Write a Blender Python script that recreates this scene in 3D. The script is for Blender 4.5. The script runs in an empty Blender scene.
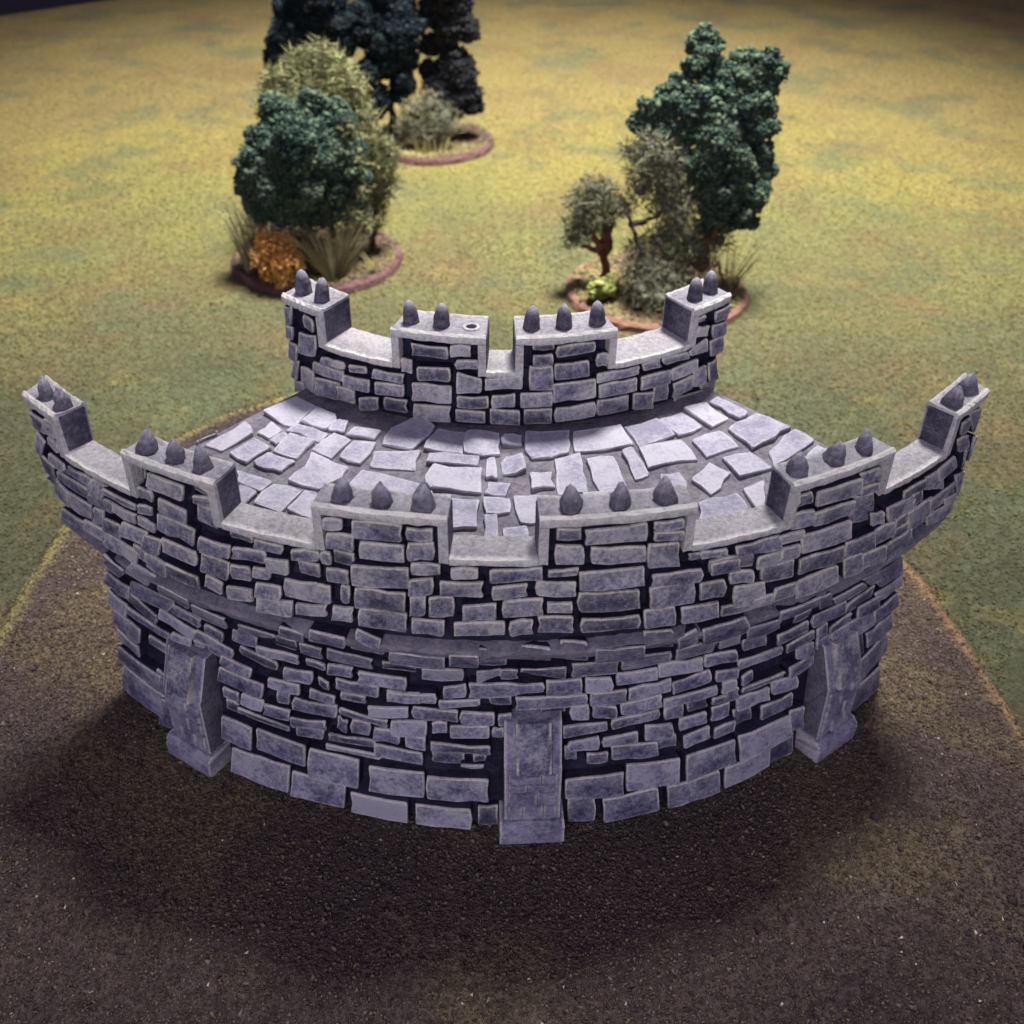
import bpy, bmesh, math, random, json
import numpy as np
from mathutils import Vector, Matrix

random.seed(7)
rng = np.random.default_rng(7)
scene = bpy.context.scene
COL = scene.collection
R2 = math.radians

# measured stone layouts of the model: walls as [recessed, az*100, z*1e4 x4 corners], deck as x,y outline *1000
DATA = json.loads('''{"WALL":[[0,-3968,5820,-3822,5512,-4400,4044,-4787,3972],[0,-4704,3800,-4344,3892,-4383,3536,-4750,3428],[0,-4675,3356,-4404,3340,-4452,2904,-4732,2904],[0,-4645,2760,-4238,2840,-4285,2368,-4705,2260],[0,-4623,2256,-4321,2200,-4363,1780,-4674,1820],[0,-4604,1708,-3996,1804,-4041,1268,-4671,1124],[0,-4585,1148,-3972,1104,-4040,280,-4685,256],[0,-3963,1908,-3707,1884,-3753,1280,-4015,1292],[0,-3943,1052,-3781,1120,-3843,280,-4013,192],[0,-3561,5924,-3338,5832,-3631,4972,-3820,5168],[0,-4116,4264,-3532,4604,-3653,4100,-4146,3956],[0,-4199,3932,-3845,3748,-3870,3468,-4227,3648],[0,-4271,3396,-3699,3336,-3716,3120,-4295,3168],[0,-3251,5676,-2947,5552,-3162,4796,-3551,4780],[0,-3595,4312,-3217,4288,-3234,4032,-3616,4048],[0,-3712,3980,-3297,3940,-3314,3680,-3735,3708],[0,-3554,3556,-3375,3560,-3390,3324,-3571,3316],[0,-2967,5316,-2614,5256,-2813,4428,-3244,4360],[0,-3112,4232,-2897,4172,-2911,3920,-3129,3976],[0,-3244,3952,-2786,3848,-2798,3612,-3260,3708],[0,-3308,3576,-3205,3548,-3216,3372,-3319,3400],[1,-3162,3620,-2981,3556,-2996,3268,-3180,3328],[1,-4020,2832,-3739,2836,-3763,2520,-4049,2504],[0,-2945,3536,-2585,3492,-2595,3276,-2956,3320],[0,-3005,3120,-2479,3120,-2495,2760,-3025,2752],[0,-2958,2636,-2777,2648,-2790,2352,-2974,2332],[0,-2741,2628,-2500,2628,-2513,2360,-2755,2356],[1,-2968,2224,-2812,2156,-2828,1848,-2984,1916],[0,-2797,2228,-2234,2120,-2242,1928,-2807,2032],[0,-2480,2588,-2207,2596,-2216,2308,-2492,2296],[1,-2327,3084,-2211,3040,-2224,2696,-2341,2740],[0,-2402,3388,-2077,3424,-2088,3116,-2415,3076],[0,-2464,5236,-2107,5248,-2132,5108,-2639,4448],[1,-2194,4928,-1984,4900,-2081,4308,-2310,4308],[1,-2810,4276,-2538,4300,-2552,3976,-2828,3944],[1,-2737,3892,-2319,3820,-2330,3544,-2751,3612],[0,-2485,4240,-2064,4216,-2074,3936,-2498,3956],[0,-1980,5736,-1784,5612,-1850,5160,-2057,5272],[0,-1704,5816,-1399,5808,-1446,5368,-1765,5364],[0,-1300,6008,-1100,5868,-1127,5492,-1311,5760],[1,-1372,5572,-1104,5464,-1129,5164,-1405,5264],[0,-1901,5072,-1687,5080,-1779,4404,-2012,4372],[0,-1964,4244,-1775,4232,-1782,3996,-1971,4008],[0,-1640,5084,-1246,4928,-1303,4332,-1722,4468],[0,-1735,4256,-1504,4252,-1510,4016,-1742,4020],[0,-2203,3844,-1919,3884,-1929,3584,-2215,3540],[0,-1846,3840,-1742,3784,-1749,3540,-1854,3596],[0,-1438,4224,-996,4184,-1001,3896,-1444,3936],[1,-1186,4700,-877,4692,-900,4320,-1220,4320],[0,-1666,3908,-1261,3848,-1267,3556,-1674,3612],[0,-1949,3436,-1701,3380,-1707,3136,-1957,3188],[0,-2139,3028,-1694,3088,-1702,2780,-2149,2716],[0,-1174,3804,-862,3836,-865,3572,-1179,3540],[1,-1649,3440,-1407,3464,-1412,3220,-1656,3192],[0,-1351,3384,-985,3436,-989,3140,-1357,3084],[0,-2179,2496,-1810,2656,-1819,2340,-2191,2172],[0,-1659,3080,-1181,3056,-1185,2808,-1665,2832],[1,-2147,2208,-1871,2304,-1882,1952,-2159,1852],[1,-1709,2692,-1601,2648,-1607,2364,-1716,2408],[1,-1550,2732,-1374,2744,-1380,2436,-1556,2424],[0,-1317,2692,-1073,2688,-1077,2408,-1323,2408],[0,-1790,2276,-1324,2324,-1328,2104,-1797,2052],[0,-1831,1932,-1284,1888,-1287,1712,-1835,1756],[0,-3037,1668,-2656,1748,-2687,1060,-3075,960],[0,-2597,1776,-2056,1732,-2076,1096,-2625,1124],[0,-2005,1684,-1494,1688,-1511,896,-2030,880],[0,-2943,808,-2275,860,-2304,56,-2987,-32],[0,-2233,776,-1674,708,-1696,-124,-2264,-68],[0,-1044,5444,-588,5428,-613,4784,-1096,4784],[1,-1184,4696,-876,4708,-901,4296,-1218,4288],[0,-809,4744,-453,4788,-466,4300,-834,4276],[0,-540,5604,-304,5596,-313,4968,-562,4972],[1,-295,5740,-73,5708,-69,4988,-304,5020],[1,5,5752,282,5756,301,5228,12,5232],[0,-325,4744,-120,4808,-119,4552,-332,4268],[0,-120,4736,30,4832,36,4400,-119,4304],[0,58,4932,439,5008,474,4284,60,4780],[0,-404,4196,270,4192,272,3956,-405,3780],[0,-637,4080,-440,4176,-441,3836,-640,3740],[0,-679,3760,-312,3816,-312,3632,-681,3520],[1,-208,3824,-19,3824,-18,3536,-207,3532],[0,-1171,3772,-726,3852,-728,3564,-1176,3480],[0,-932,3424,-514,3500,-516,3180,-936,3100],[0,-478,3428,-180,3428,-180,3104,-480,3104],[0,-135,3400,-18,3400,-16,3104,-134,3108],[0,-1137,3036,-809,3140,-813,2756,-1143,2648],[0,-755,3072,-622,3076,-624,2776,-757,2772],[0,-586,2976,-229,3076,-229,2720,-588,2620],[0,-189,2996,-89,2996,-88,2780,-189,2776],[0,-1010,2664,-824,2652,-827,2316,-1015,2328],[0,-769,2548,-216,2528,-216,2256,-771,2276],[0,-1322,2248,-866,2152,-870,1780,-1329,1872],[1,-772,2180,-465,2164,-466,1820,-775,1836],[1,-373,2204,-262,2216,-262,1988,-373,1976],[0,-485,1932,-280,1928,-280,1804,-485,1808],[0,-1394,1520,-860,1520,-867,776,-1410,764],[0,-816,1476,-234,1528,-234,788,-823,732],[0,-930,680,-404,680,-406,-68,-939,-72],[1,-329,608,-139,608,-138,-80,-330,-80],[0,-1582,720,-1021,716,-1029,0,-1599,-12],[0,657,5700,1064,5664,1140,4944,704,5008],[1,1073,5872,1319,5828,1414,5072,1140,5184],[0,1368,5624,1518,5816,1593,5300,1439,5092],[0,495,5064,909,4948,968,4228,536,4296],[0,930,5108,1373,5036,1447,4476,993,4416],[0,1436,5048,1800,5064,1928,4336,1522,4424],[0,1851,5048,2042,5124,2169,4492,1962,4436],[0,1830,4288,2152,4268,2167,3964,1842,3992],[1,370,5836,586,5816,623,5200,394,5248],[0,303,4252,622,4224,628,3860,306,3892],[0,664,4264,897,4228,905,3852,670,3892],[0,963,4248,1345,4260,1354,3952,970,3944],[0,1373,4296,1800,4280,1813,3932,1383,3952],[0,1524,3716,1906,3840,1918,3564,1533,3452],[0,1964,3824,2206,3720,2220,3412,1977,3520],[0,2043,3460,2197,3432,2213,3088,2058,3120],[0,24,3876,674,3848,680,3504,27,3452],[0,1079,3860,1493,3892,1504,3540,1088,3512],[0,719,3872,1051,3848,1061,3444,727,3472],[0,751,3428,963,3404,971,3076,757,3100],[0,1013,3464,1418,3456,1426,3180,1018,3220],[0,1440,3388,1994,3372,2006,3088,1448,3112],[0,1459,3104,1651,3068,1663,2728,1469,2768],[1,1712,3084,1933,3036,1947,2716,1724,2768],[0,1966,2760,2162,2768,2180,2356,1983,2348],[0,1966,3036,2118,3000,2129,2768,1975,2808],[0,2126,3076,2256,3108,2271,2816,2139,2788],[1,256,3488,487,3488,490,3248,258,3244],[0,544,3484,705,3452,710,3128,548,3164],[0,936,3092,1396,3088,1404,2796,942,2804],[0,1634,2664,1911,2688,1924,2368,1646,2316],[0,1273,2712,1537,2644,1552,2208,1284,2284],[0,2006,2216,2236,2220,2253,1856,2021,1856],[0,471,3028,885,2976,890,2752,475,2700],[0,861,2596,1186,2648,1195,2304,866,2316],[0,1689,2144,1973,2184,1987,1836,1701,1800],[1,1416,2208,1620,2164,1632,1808,1426,1856],[0,532,2564,814,2596,821,2200,536,2308],[0,954,2220,1402,2188,1413,1824,962,1864],[0,707,2204,908,2144,913,1856,711,1916],[1,499,2292,612,2260,616,1976,503,2004],[0,513,1452,1085,1408,1101,680,521,884],[0,1124,1592,1657,1524,1683,724,1143,780],[0,1735,1556,2298,1488,2331,788,1764,752],[0,897,688,1460,704,1484,-100,912,-68],[0,1557,728,2128,740,2165,-88,1583,-76],[1,556,784,808,728,822,-56,566,12],[0,2207,756,2762,784,2802,76,2242,-20],[0,1563,5832,1955,5896,2078,5196,1671,5108],[1,1841,5044,2062,5128,2204,4428,1960,4376],[0,2070,5384,2429,5240,2604,4536,2269,4432],[1,2283,4316,2533,4292,2553,3956,2301,3984],[0,2310,5748,2724,5728,2920,5052,2445,5172],[0,2724,5728,2879,5696,3141,4864,2944,4972],[0,2642,4248,3039,4248,3062,3928,2660,3940],[0,2775,3860,3130,3912,3149,3648,2791,3600],[0,2619,5132,2791,5168,3011,4428,2805,4448],[0,3060,4436,3552,4276,3587,3884,3125,3972],[0,3157,3912,3338,3884,3368,3520,3183,3556],[0,3124,5184,3383,5368,3816,4280,3431,4300],[0,3640,4152,3996,4180,4046,3732,3681,3720],[0,3435,5480,3795,5032,4169,4084,3938,4248],[1,3991,4076,4143,4060,4189,3668,4033,3692],[0,3850,3800,4162,3672,4217,3204,3896,3352],[0,3909,3392,4118,3416,4188,2804,3971,2796],[0,3409,3724,3657,3804,3679,3556,3429,3480],[0,3471,3516,3857,3400,3885,3136,3492,3268],[0,3216,3492,3419,3436,3442,3156,3236,3220],[0,1841,4244,2156,4256,2170,3956,1853,3948],[0,2229,3856,2740,3812,2755,3580,2245,3544],[0,2260,3452,2396,3456,2410,3196,2274,3192],[0,2322,3040,2813,3052,2830,2796,2334,2796],[0,2928,3628,3158,3528,3185,3164,2952,3272],[0,2860,3116,3200,3148,3227,2804,2881,2784],[0,2707,2764,3002,2712,3028,2336,2729,2396],[0,2247,2800,2634,2752,2657,2356,2267,2412],[0,2550,2320,2954,2272,2982,1828,2573,1888],[1,2258,2336,2468,2312,2489,1912,2277,1940],[0,3649,5436,4551,4224,4646,3564,4232,3868],[0,4186,3784,4586,3672,4639,3312,4225,3452],[0,4236,3208,4618,3136,4689,2652,4290,2756],[0,4122,2716,4599,2480,4680,1904,4182,2188],[0,4017,1840,4524,2052,4627,1276,4091,1116],[0,4042,1060,4479,1044,4603,64,4136,148],[1,3840,2904,3995,3056,4107,2020,3941,1884],[0,2342,1556,2975,1536,3017,876,2378,804],[0,2980,1652,3159,1620,3206,952,3023,992],[1,2768,860,3104,800,3163,-44,2815,48]],"PAR":[[0,-4618,8544,-4444,8540,-4551,8060,-4738,8048],[0,-4400,8584,-4262,8564,-4342,8164,-4490,8172],[0,-4441,8084,-4253,8140,-4298,7908,-4494,7840],[0,-4656,7996,-4521,7952,-4622,7508,-4769,7536],[0,-4694,7524,-4428,7508,-4539,6992,-4829,6976],[0,-4429,7744,-4238,7736,-4284,7496,-4482,7496],[0,-4539,6992,-4320,6972,-4436,6384,-4672,6380],[0,-4622,7020,-4508,7052,-4549,6856,-4669,6816],[0,-4221,7660,-3846,7672,-3876,7476,-4259,7452],[0,-4357,7368,-3954,7420,-4008,7096,-4426,7024],[0,-4272,6976,-4003,6956,-4084,6468,-4369,6464],[0,-3821,7744,-3665,7736,-3711,7432,-3869,7436],[0,-3893,7364,-3645,7356,-3689,7048,-3945,7044],[0,-3880,7016,-3765,7064,-3830,6628,-3951,6568],[0,-3617,7736,-3300,7712,-3322,7528,-3642,7548],[0,-3579,7376,-3351,7384,-3384,7116,-3618,7096],[0,-4497,6260,-4151,6340,-4208,6016,-4568,5912],[0,-3771,6840,-3584,6888,-3638,6488,-3833,6424],[0,-4084,6468,-3825,6384,-3875,6048,-4143,6120],[0,-3804,6432,-3465,6372,-3513,5992,-3863,6036],[0,-3504,7020,-3283,6996,-3321,6668,-3549,6680],[0,-3293,7392,-3108,7352,-3136,7112,-3321,7152],[0,-3279,6928,-3099,6932,-3139,6576,-3322,6568],[0,-3443,6544,-3308,6484,-3349,6140,-3488,6196],[0,-3295,6496,-3067,6424,-3108,6032,-3343,6096],[1,-3167,8636,-3114,8636,-3150,8320,-3206,8316],[0,-3201,8164,-3055,8176,-3087,7880,-3237,7860],[0,-3222,7760,-3111,7720,-3136,7504,-3249,7540],[0,-3030,8640,-2692,8572,-2725,8220,-3070,8276],[0,-2988,8076,-2691,8068,-2721,7728,-3025,7728],[0,-3058,7628,-2676,7580,-2713,7176,-3102,7216],[0,-3054,7068,-2705,7040,-2739,6652,-3095,6668],[0,-3031,6556,-2716,6452,-2750,6072,-3070,6172],[1,-2606,8680,-2415,8684,-2434,8452,-2627,8448],[1,-2624,8384,-2419,8420,-2435,8212,-2643,8172],[1,-2637,8132,-2404,8144,-2438,7716,-2675,7696],[0,-2629,7456,-2423,7452,-2455,7052,-2664,7052],[0,-2630,7464,-2344,7448,-2366,7152,-2657,7160],[0,-2649,7024,-2384,6996,-2414,6588,-2685,6608],[0,-2642,6524,-2474,6468,-2497,6176,-2668,6228],[1,-2334,7788,-2127,7824,-2141,7612,-2350,7572],[0,-2301,7480,-2026,7504,-2044,7236,-2322,7208],[0,-2342,7052,-2183,7072,-2209,6672,-2373,6644],[0,-2436,6424,-2209,6476,-2233,6112,-2465,6052],[0,-2096,7776,-1847,7816,-1859,7604,-2109,7564],[0,-2150,7072,-1997,7128,-2013,6880,-2167,6824],[0,-2006,7424,-1812,7484,-1831,7128,-2028,7060],[0,-1755,7844,-1551,7880,-1564,7560,-1772,7516],[0,-2137,6724,-1924,6748,-1943,6420,-2159,6392],[0,-2165,6312,-1837,6440,-1856,6080,-2187,5948],[0,-1867,6996,-1483,7020,-1501,6572,-1892,6540],[1,-1742,7464,-1561,7468,-1577,7112,-1759,7108],[0,-1529,7824,-1440,7864,-1453,7544,-1543,7500],[0,-1794,6440,-1526,6568,-1539,6268,-1809,6136],[0,-1462,8640,-1324,8652,-1333,8392,-1474,8376],[0,-1455,8264,-1245,8296,-1257,7940,-1470,7904],[0,-1488,7460,-1308,7508,-1321,7156,-1503,7104],[1,-1433,7824,-1260,7852,-1271,7532,-1447,7500],[0,-1392,7064,-1319,7072,-1333,6688,-1407,6676],[0,-1479,6520,-1314,6528,-1325,6228,-1491,6220],[0,-1247,8592,-869,8624,-877,8256,-1260,8220],[0,-1193,8180,-861,8176,-869,7796,-1205,7800],[0,-1268,7684,-833,7716,-844,7188,-1287,7152],[0,-1272,7064,-869,7112,-878,6660,-1288,6604],[0,-1254,6572,-872,6564,-881,6148,-1268,6148],[0,-823,8592,-635,8612,-639,8332,-828,8312],[0,-822,8228,-634,8268,-639,7916,-830,7876],[0,-806,7792,-592,7812,-595,7544,-811,7520],[0,-832,7400,-652,7440,-657,7116,-839,7072],[0,-832,7028,-713,7036,-720,6604,-840,6600],[0,-683,7016,-495,7052,-499,6596,-690,6560],[0,-827,6480,-569,6516,-573,6200,-833,6160],[0,-495,7784,-302,7784,-303,7560,-497,7560],[0,-202,7812,186,7804,189,7544,-202,7552],[0,-585,7476,-262,7472,-263,7076,-590,7084],[0,-181,7408,79,7428,82,7080,-181,7060],[0,-415,6900,-161,6988,-161,6632,-418,6540],[0,-101,7036,202,7096,207,6668,-99,6608],[0,-484,6508,-95,6560,-94,6196,-488,6140],[0,-46,6560,131,6552,135,6188,-44,6196],[0,294,8644,469,8640,475,8360,298,8364],[0,294,8212,496,8212,504,7836,299,7836],[0,241,7776,465,7768,470,7548,244,7560],[0,504,8676,973,8644,993,8160,514,8268],[0,568,8148,979,8100,993,7736,578,7788],[0,482,7672,981,7652,997,7224,491,7252],[0,494,7120,971,7068,987,6632,503,6692],[0,521,6568,978,6524,992,6128,530,6176],[0,1034,8644,1259,8624,1269,8416,1043,8436],[0,1044,8404,1272,8360,1283,8136,1053,8184],[0,1009,8112,1253,8084,1280,7532,1031,7564],[0,1059,7464,1467,7396,1486,7056,1072,7132],[0,1057,7116,1426,7088,1452,6572,1077,6608],[0,155,7468,449,7460,455,7148,158,7156],[0,244,6972,427,6992,432,6732,247,6712],[0,177,6572,451,6560,459,6188,181,6208],[0,1031,6552,1289,6536,1308,6132,1045,6156],[0,1346,6504,1669,6468,1692,6084,1365,6124],[0,1479,7036,1689,7012,1714,6588,1502,6616],[0,1359,7744,1654,7776,1664,7632,1366,7604],[0,1557,7440,1804,7436,1823,7152,1573,7160],[0,1449,7860,1658,7840,1673,7596,1462,7616],[0,1552,7488,1930,7472,1955,7128,1572,7152],[0,1757,7740,2159,7732,2182,7440,1772,7524],[0,1955,7432,2175,7420,2204,7060,1981,7076],[0,2180,7464,2354,7428,2387,7072,2210,7112],[0,2167,7728,2373,7740,2398,7488,2189,7480],[0,1746,7120,1940,7088,1961,6788,1766,6820],[0,2043,7092,2338,7064,2380,6584,2079,6620],[0,1794,6780,2073,6708,2114,6160,1830,6240],[0,1728,6284,2175,6360,2202,6028,1748,5960],[0,2183,6504,2412,6444,2452,6008,2217,6076],[0,2252,8564,2397,8552,2422,8292,2276,8304],[0,2246,8104,2459,8108,2492,7764,2277,7764],[0,2440,8564,2886,8536,2937,8112,2479,8160],[0,2486,7996,2899,7984,2944,7600,2522,7624],[0,2390,7564,2882,7560,2943,7052,2434,7084],[0,2402,7012,2877,6944,2932,6472,2441,6568],[0,2427,6404,2889,6388,2942,5920,2468,5956],[0,2916,8556,3128,8536,3164,8280,2946,8308],[0,2943,8244,3138,8212,3169,7980,2971,8016],[1,2877,7980,3127,7948,3221,7248,2957,7304],[0,3144,7464,3284,7404,3331,7068,3187,7136],[0,2921,6952,3266,6912,3342,6360,2982,6424],[0,3279,6900,3478,6944,3541,6528,3337,6492],[0,2922,6556,3153,6480,3223,5924,2984,6016],[0,3159,6424,3453,6396,3521,5936,3215,5984],[0,3547,7680,3800,7664,3853,7368,3593,7396],[0,3396,7400,3691,7392,3763,6964,3456,6992],[0,3680,7452,3823,7376,3895,6980,3745,7068],[0,3819,7644,4068,7624,4213,6924,3872,7348],[0,4056,7684,4319,7644,4412,7248,4132,7312],[0,3524,6980,3659,6988,3719,6624,3579,6624],[0,3735,6956,4043,6940,4175,6280,3843,6332],[0,4077,6928,4484,6788,4618,6252,4174,6452],[0,4132,6408,4501,6224,4596,5840,4200,6068],[0,3570,6684,3745,6644,3820,6204,3637,6256],[0,3490,6316,3825,6352,3915,5832,3564,5820],[0,4262,8576,4405,8500,4520,8052,4362,8148],[0,4511,8532,4794,8424,4992,7824,4657,8000],[0,4290,8152,4438,8068,4551,7632,4387,7740],[0,4653,7860,4857,7780,5069,7136,4824,7272],[0,4609,7568,4826,7420,5033,6768,4772,6980],[0,4499,7048,4735,6872,4926,6220,4649,6460],[0,4432,6516,4736,6300,4878,5800,4539,6072]],"INN":[[0,-4589,8884,-4267,8928,-4331,8468,-4661,8416],[0,-4446,8436,-4248,8426,-4292,8106,-4495,8112],[0,-4397,7996,-4152,8028,-4204,7616,-4457,7576],[0,-4343,7570,-4214,7548,-4278,7056,-4412,7074],[0,-4333,6986,-4126,7046,-4165,6728,-4375,6664],[0,-3883,8894,-3658,8866,-3691,8562,-3920,8586],[0,-3979,8424,-3681,8468,-3739,7926,-4044,7874],[0,-4071,7492,-3807,7488,-3870,6914,-4143,6910],[0,-3719,7752,-3154,7776,-3178,7490,-3752,7458],[0,-3506,8002,-3254,8020,-3268,7854,-3523,7834],[0,-3254,8020,-3030,8042,-3044,7858,-3269,7834],[0,-2896,8050,-2590,8070,-2602,7868,-2912,7844],[0,-3681,7378,-3234,7440,-3272,6988,-3729,6916],[0,-3056,7712,-2515,7774,-2534,7452,-3081,7384],[0,-3223,7362,-2865,7352,-2891,6990,-3254,6996],[0,-2741,7232,-2384,7328,-2403,6992,-2764,6890],[0,-2436,8038,-1870,8048,-1879,7840,-2449,7826],[0,-2391,7752,-1881,7788,-1895,7462,-2410,7422],[1,-2275,7340,-1824,7398,-1838,7066,-2294,7004],[1,-1920,8904,-1806,8910,-1817,8642,-1931,8636],[0,-1925,8446,-1683,8458,-1695,8126,-1940,8110],[0,-1667,8900,-1056,8888,-1062,8554,-1679,8564],[0,-1575,8344,-1019,8398,-1026,8046,-1587,7990],[0,-1690,7894,-1001,7932,-1009,7492,-1706,7450],[0,-1680,7350,-1030,7388,-1038,6998,-1694,6956],[0,-996,8914,-666,8934,-669,8670,-1002,8648],[0,-890,8604,-524,8634,-525,8424,-894,8392],[0,-887,8316,-486,8330,-489,7822,-894,7806],[0,-896,7706,-368,7768,-368,7456,-901,7392],[0,-929,7340,-423,7344,-424,7016,-934,7012],[0,-407,8198,211,8224,216,7902,-408,7876],[0,-287,7758,94,7774,97,7452,-287,7438],[0,-328,7388,173,7390,178,6988,-328,6986],[1,402,9034,752,9028,758,8802,406,8808],[0,408,8732,725,8748,732,8480,412,8466],[0,347,8430,733,8442,748,7892,356,7884],[0,200,7830,731,7828,741,7444,205,7450],[0,269,7386,742,7392,753,6988,274,6986],[0,812,8976,1462,9038,1479,8686,822,8628],[0,787,8456,1370,8482,1386,8122,797,8096],[0,759,7990,1495,8050,1518,7566,772,7510],[0,817,7404,1509,7446,1527,7052,827,7014],[0,1632,9006,1816,9026,1832,8738,1646,8720],[0,1508,8650,1869,8614,1888,8300,1524,8338],[0,1532,8180,2335,8202,2355,7926,1544,7910],[0,1591,7852,2289,7878,2315,7526,1608,7506],[0,1581,7452,2169,7446,2198,7024,1601,7036],[0,2422,8296,2782,8262,2809,7966,2444,8004],[0,2870,8232,3388,8222,3415,7978,2893,7992],[0,2390,7888,3021,7838,3060,7446,2419,7506],[0,3065,7822,3642,7876,3680,7572,3095,7524],[0,3123,7430,3594,7464,3643,7056,3163,7030],[0,2279,7454,2693,7362,2731,6910,2310,7010],[1,2715,7498,3070,7410,3116,6952,2754,7048],[0,3420,9224,3709,9194,3770,8744,3472,8782],[0,3423,8722,3782,8660,3822,8366,3457,8434],[0,3464,8372,3808,8312,3856,7960,3506,8026],[0,3638,7590,3912,7552,3981,7056,3700,7102],[1,3340,6964,3923,6848,3945,6686,3356,6808],[0,4023,9148,4420,9078,4517,8540,4105,8624],[0,4074,8538,4377,8504,4438,8152,4126,8194],[0,4043,8150,4342,8136,4415,7710,4106,7732],[0,4040,7576,4274,7548,4364,6994,4121,7030],[1,4037,6986,4370,6948,4430,6590,4086,6638]],"DECK":[[-559,-660,-492,-600,-445,-635,-479,-711,-505,-713,-528,-689],[-469,-702,-440,-639,-396,-674,-390,-707,-411,-736],[-559,-746,-535,-706,-506,-739,-531,-769],[-526,-778,-502,-747,-487,-763,-511,-794],[-495,-739,-475,-713,-405,-752,-418,-783],[-404,-736,-384,-703,-363,-711,-368,-748],[-361,-760,-345,-720,-287,-737,-299,-780],[-668,-793,-593,-710,-570,-754,-625,-816],[-606,-828,-563,-770,-521,-810,-564,-866],[-513,-821,-485,-761,-429,-787,-459,-850],[-429,-822,-387,-757,-350,-780,-386,-849],[-367,-845,-343,-786,-294,-792,-321,-872],[-547,-866,-522,-831,-461,-863,-487,-899,-519,-888],[-466,-932,-435,-885,-429,-833,-346,-886,-358,-919,-398,-961],[-577,-899,-500,-935,-518,-970,-567,-941],[-564,-948,-525,-976,-544,-1020,-563,-996],[-524,-1007,-492,-946,-432,-974,-466,-1044],[-450,-1047,-424,-977,-386,-992,-392,-1071],[-299,-880,-293,-826,-194,-825,-204,-894],[-336,-952,-314,-902,-172,-953,-163,-988,-314,-986],[-279,-793,-265,-738,-212,-693,-167,-734,-213,-819],[-187,-817,-168,-763,-158,-734,-99,-743,-104,-833],[-98,-833,-97,-751,-79,-739,-23,-752,-22,-838,-62,-844],[-15,-801,-10,-764,27,-760,26,-801],[35,-823,38,-748,135,-745,127,-831,90,-850,47,-855],[-178,-872,-173,-835,-68,-849,-71,-884],[-179,-932,-164,-883,-62,-890,-64,-981,-167,-966],[-54,-926,-50,-856,-33,-849,-28,-930],[-18,-864,-7,-846,26,-844,32,-902,-16,-911],[41,-916,86,-907,90,-961,42,-973],[-56,-985,-46,-947,-2,-946,-14,-993],[-58,-1002,-5,-1003,-6,-1046,-51,-1052],[-128,-1002,-66,-1009,-74,-1046,-72,-1097,-123,-1100],[-58,-1063,-31,-1056,-29,-1135,-58,-1131],[-19,-1101,26,-1090,28,-1131,-17,-1132],[3,-996,58,-990,54,-1079,15,-1079],[96,-865,152,-841,158,-974,95,-984],[165,-862,223,-855,241,-957,183,-974],[244,-836,267,-819,293,-915,262,-935],[285,-817,379,-785,404,-861,296,-894],[146,-749,251,-725,271,-808,142,-832],[262,-730,337,-697,369,-767,286,-808],[344,-697,402,-664,436,-731,378,-767],[408,-655,462,-629,503,-694,458,-733],[472,-629,495,-603,552,-673,527,-698],[407,-787,475,-748,505,-810,427,-851],[381,-937,428,-881,466,-916,413,-990],[318,-919,358,-912,367,-951,348,-1020,318,-979],[384,-1020,465,-987,480,-1041,374,-1080],[496,-740,569,-677,636,-740,533,-823],[567,-834,642,-752,676,-792,569,-881],[461,-856,525,-830,560,-895,484,-929],[643,-854,680,-812,707,-832,680,-862],[483,-973,535,-941,510,-1041,494,-1041],[-56,-1174,86,-1170,83,-1217,-47,-1212],[721,-928,789,-873,844,-937,770,-986],[117,-1154,191,-1138,215,-1217,115,-1238],[-231,-1113,-150,-1128,-167,-1203,-258,-1201],[147,-987,212,-981,229,-1032,158,-1044],[-353,-982,-233,-1019,-249,-1091,-372,-1060],[201,-1097,275,-1080,277,-1133,201,-1141],[-754,-788,-648,-871,-696,-930,-805,-846],[-659,-978,-548,-1042,-597,-1084,-687,-1026],[558,-935,655,-868,714,-927,612,-999],[-385,-1090,-322,-1120,-322,-1197,-404,-1177],[-793,-875,-694,-965,-738,-1005,-830,-914],[600,-1022,674,-976,699,-1013,626,-1058],[-651,-895,-581,-934,-618,-986,-678,-937],[372,-1110,493,-1066,517,-1144,416,-1185],[698,-844,786,-775,830,-820,736,-897],[88,-1062,152,-1042,166,-1093,92,-1099],[-523,-1032,-439,-1075,-459,-1131,-545,-1084],[503,-1052,562,-1014,602,-1084,526,-1107],[-226,-1031,-152,-1051,-166,-1094,-225,-1069],[-709,-698,-648,-750,-682,-786,-735,-739],[259,-1145,326,-1126,347,-1172,277,-1184],[-127,-1156,-65,-1173,-59,-1224,-141,-1221],[228,-1014,310,-978,321,-1046,238,-1067]]}''')
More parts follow.
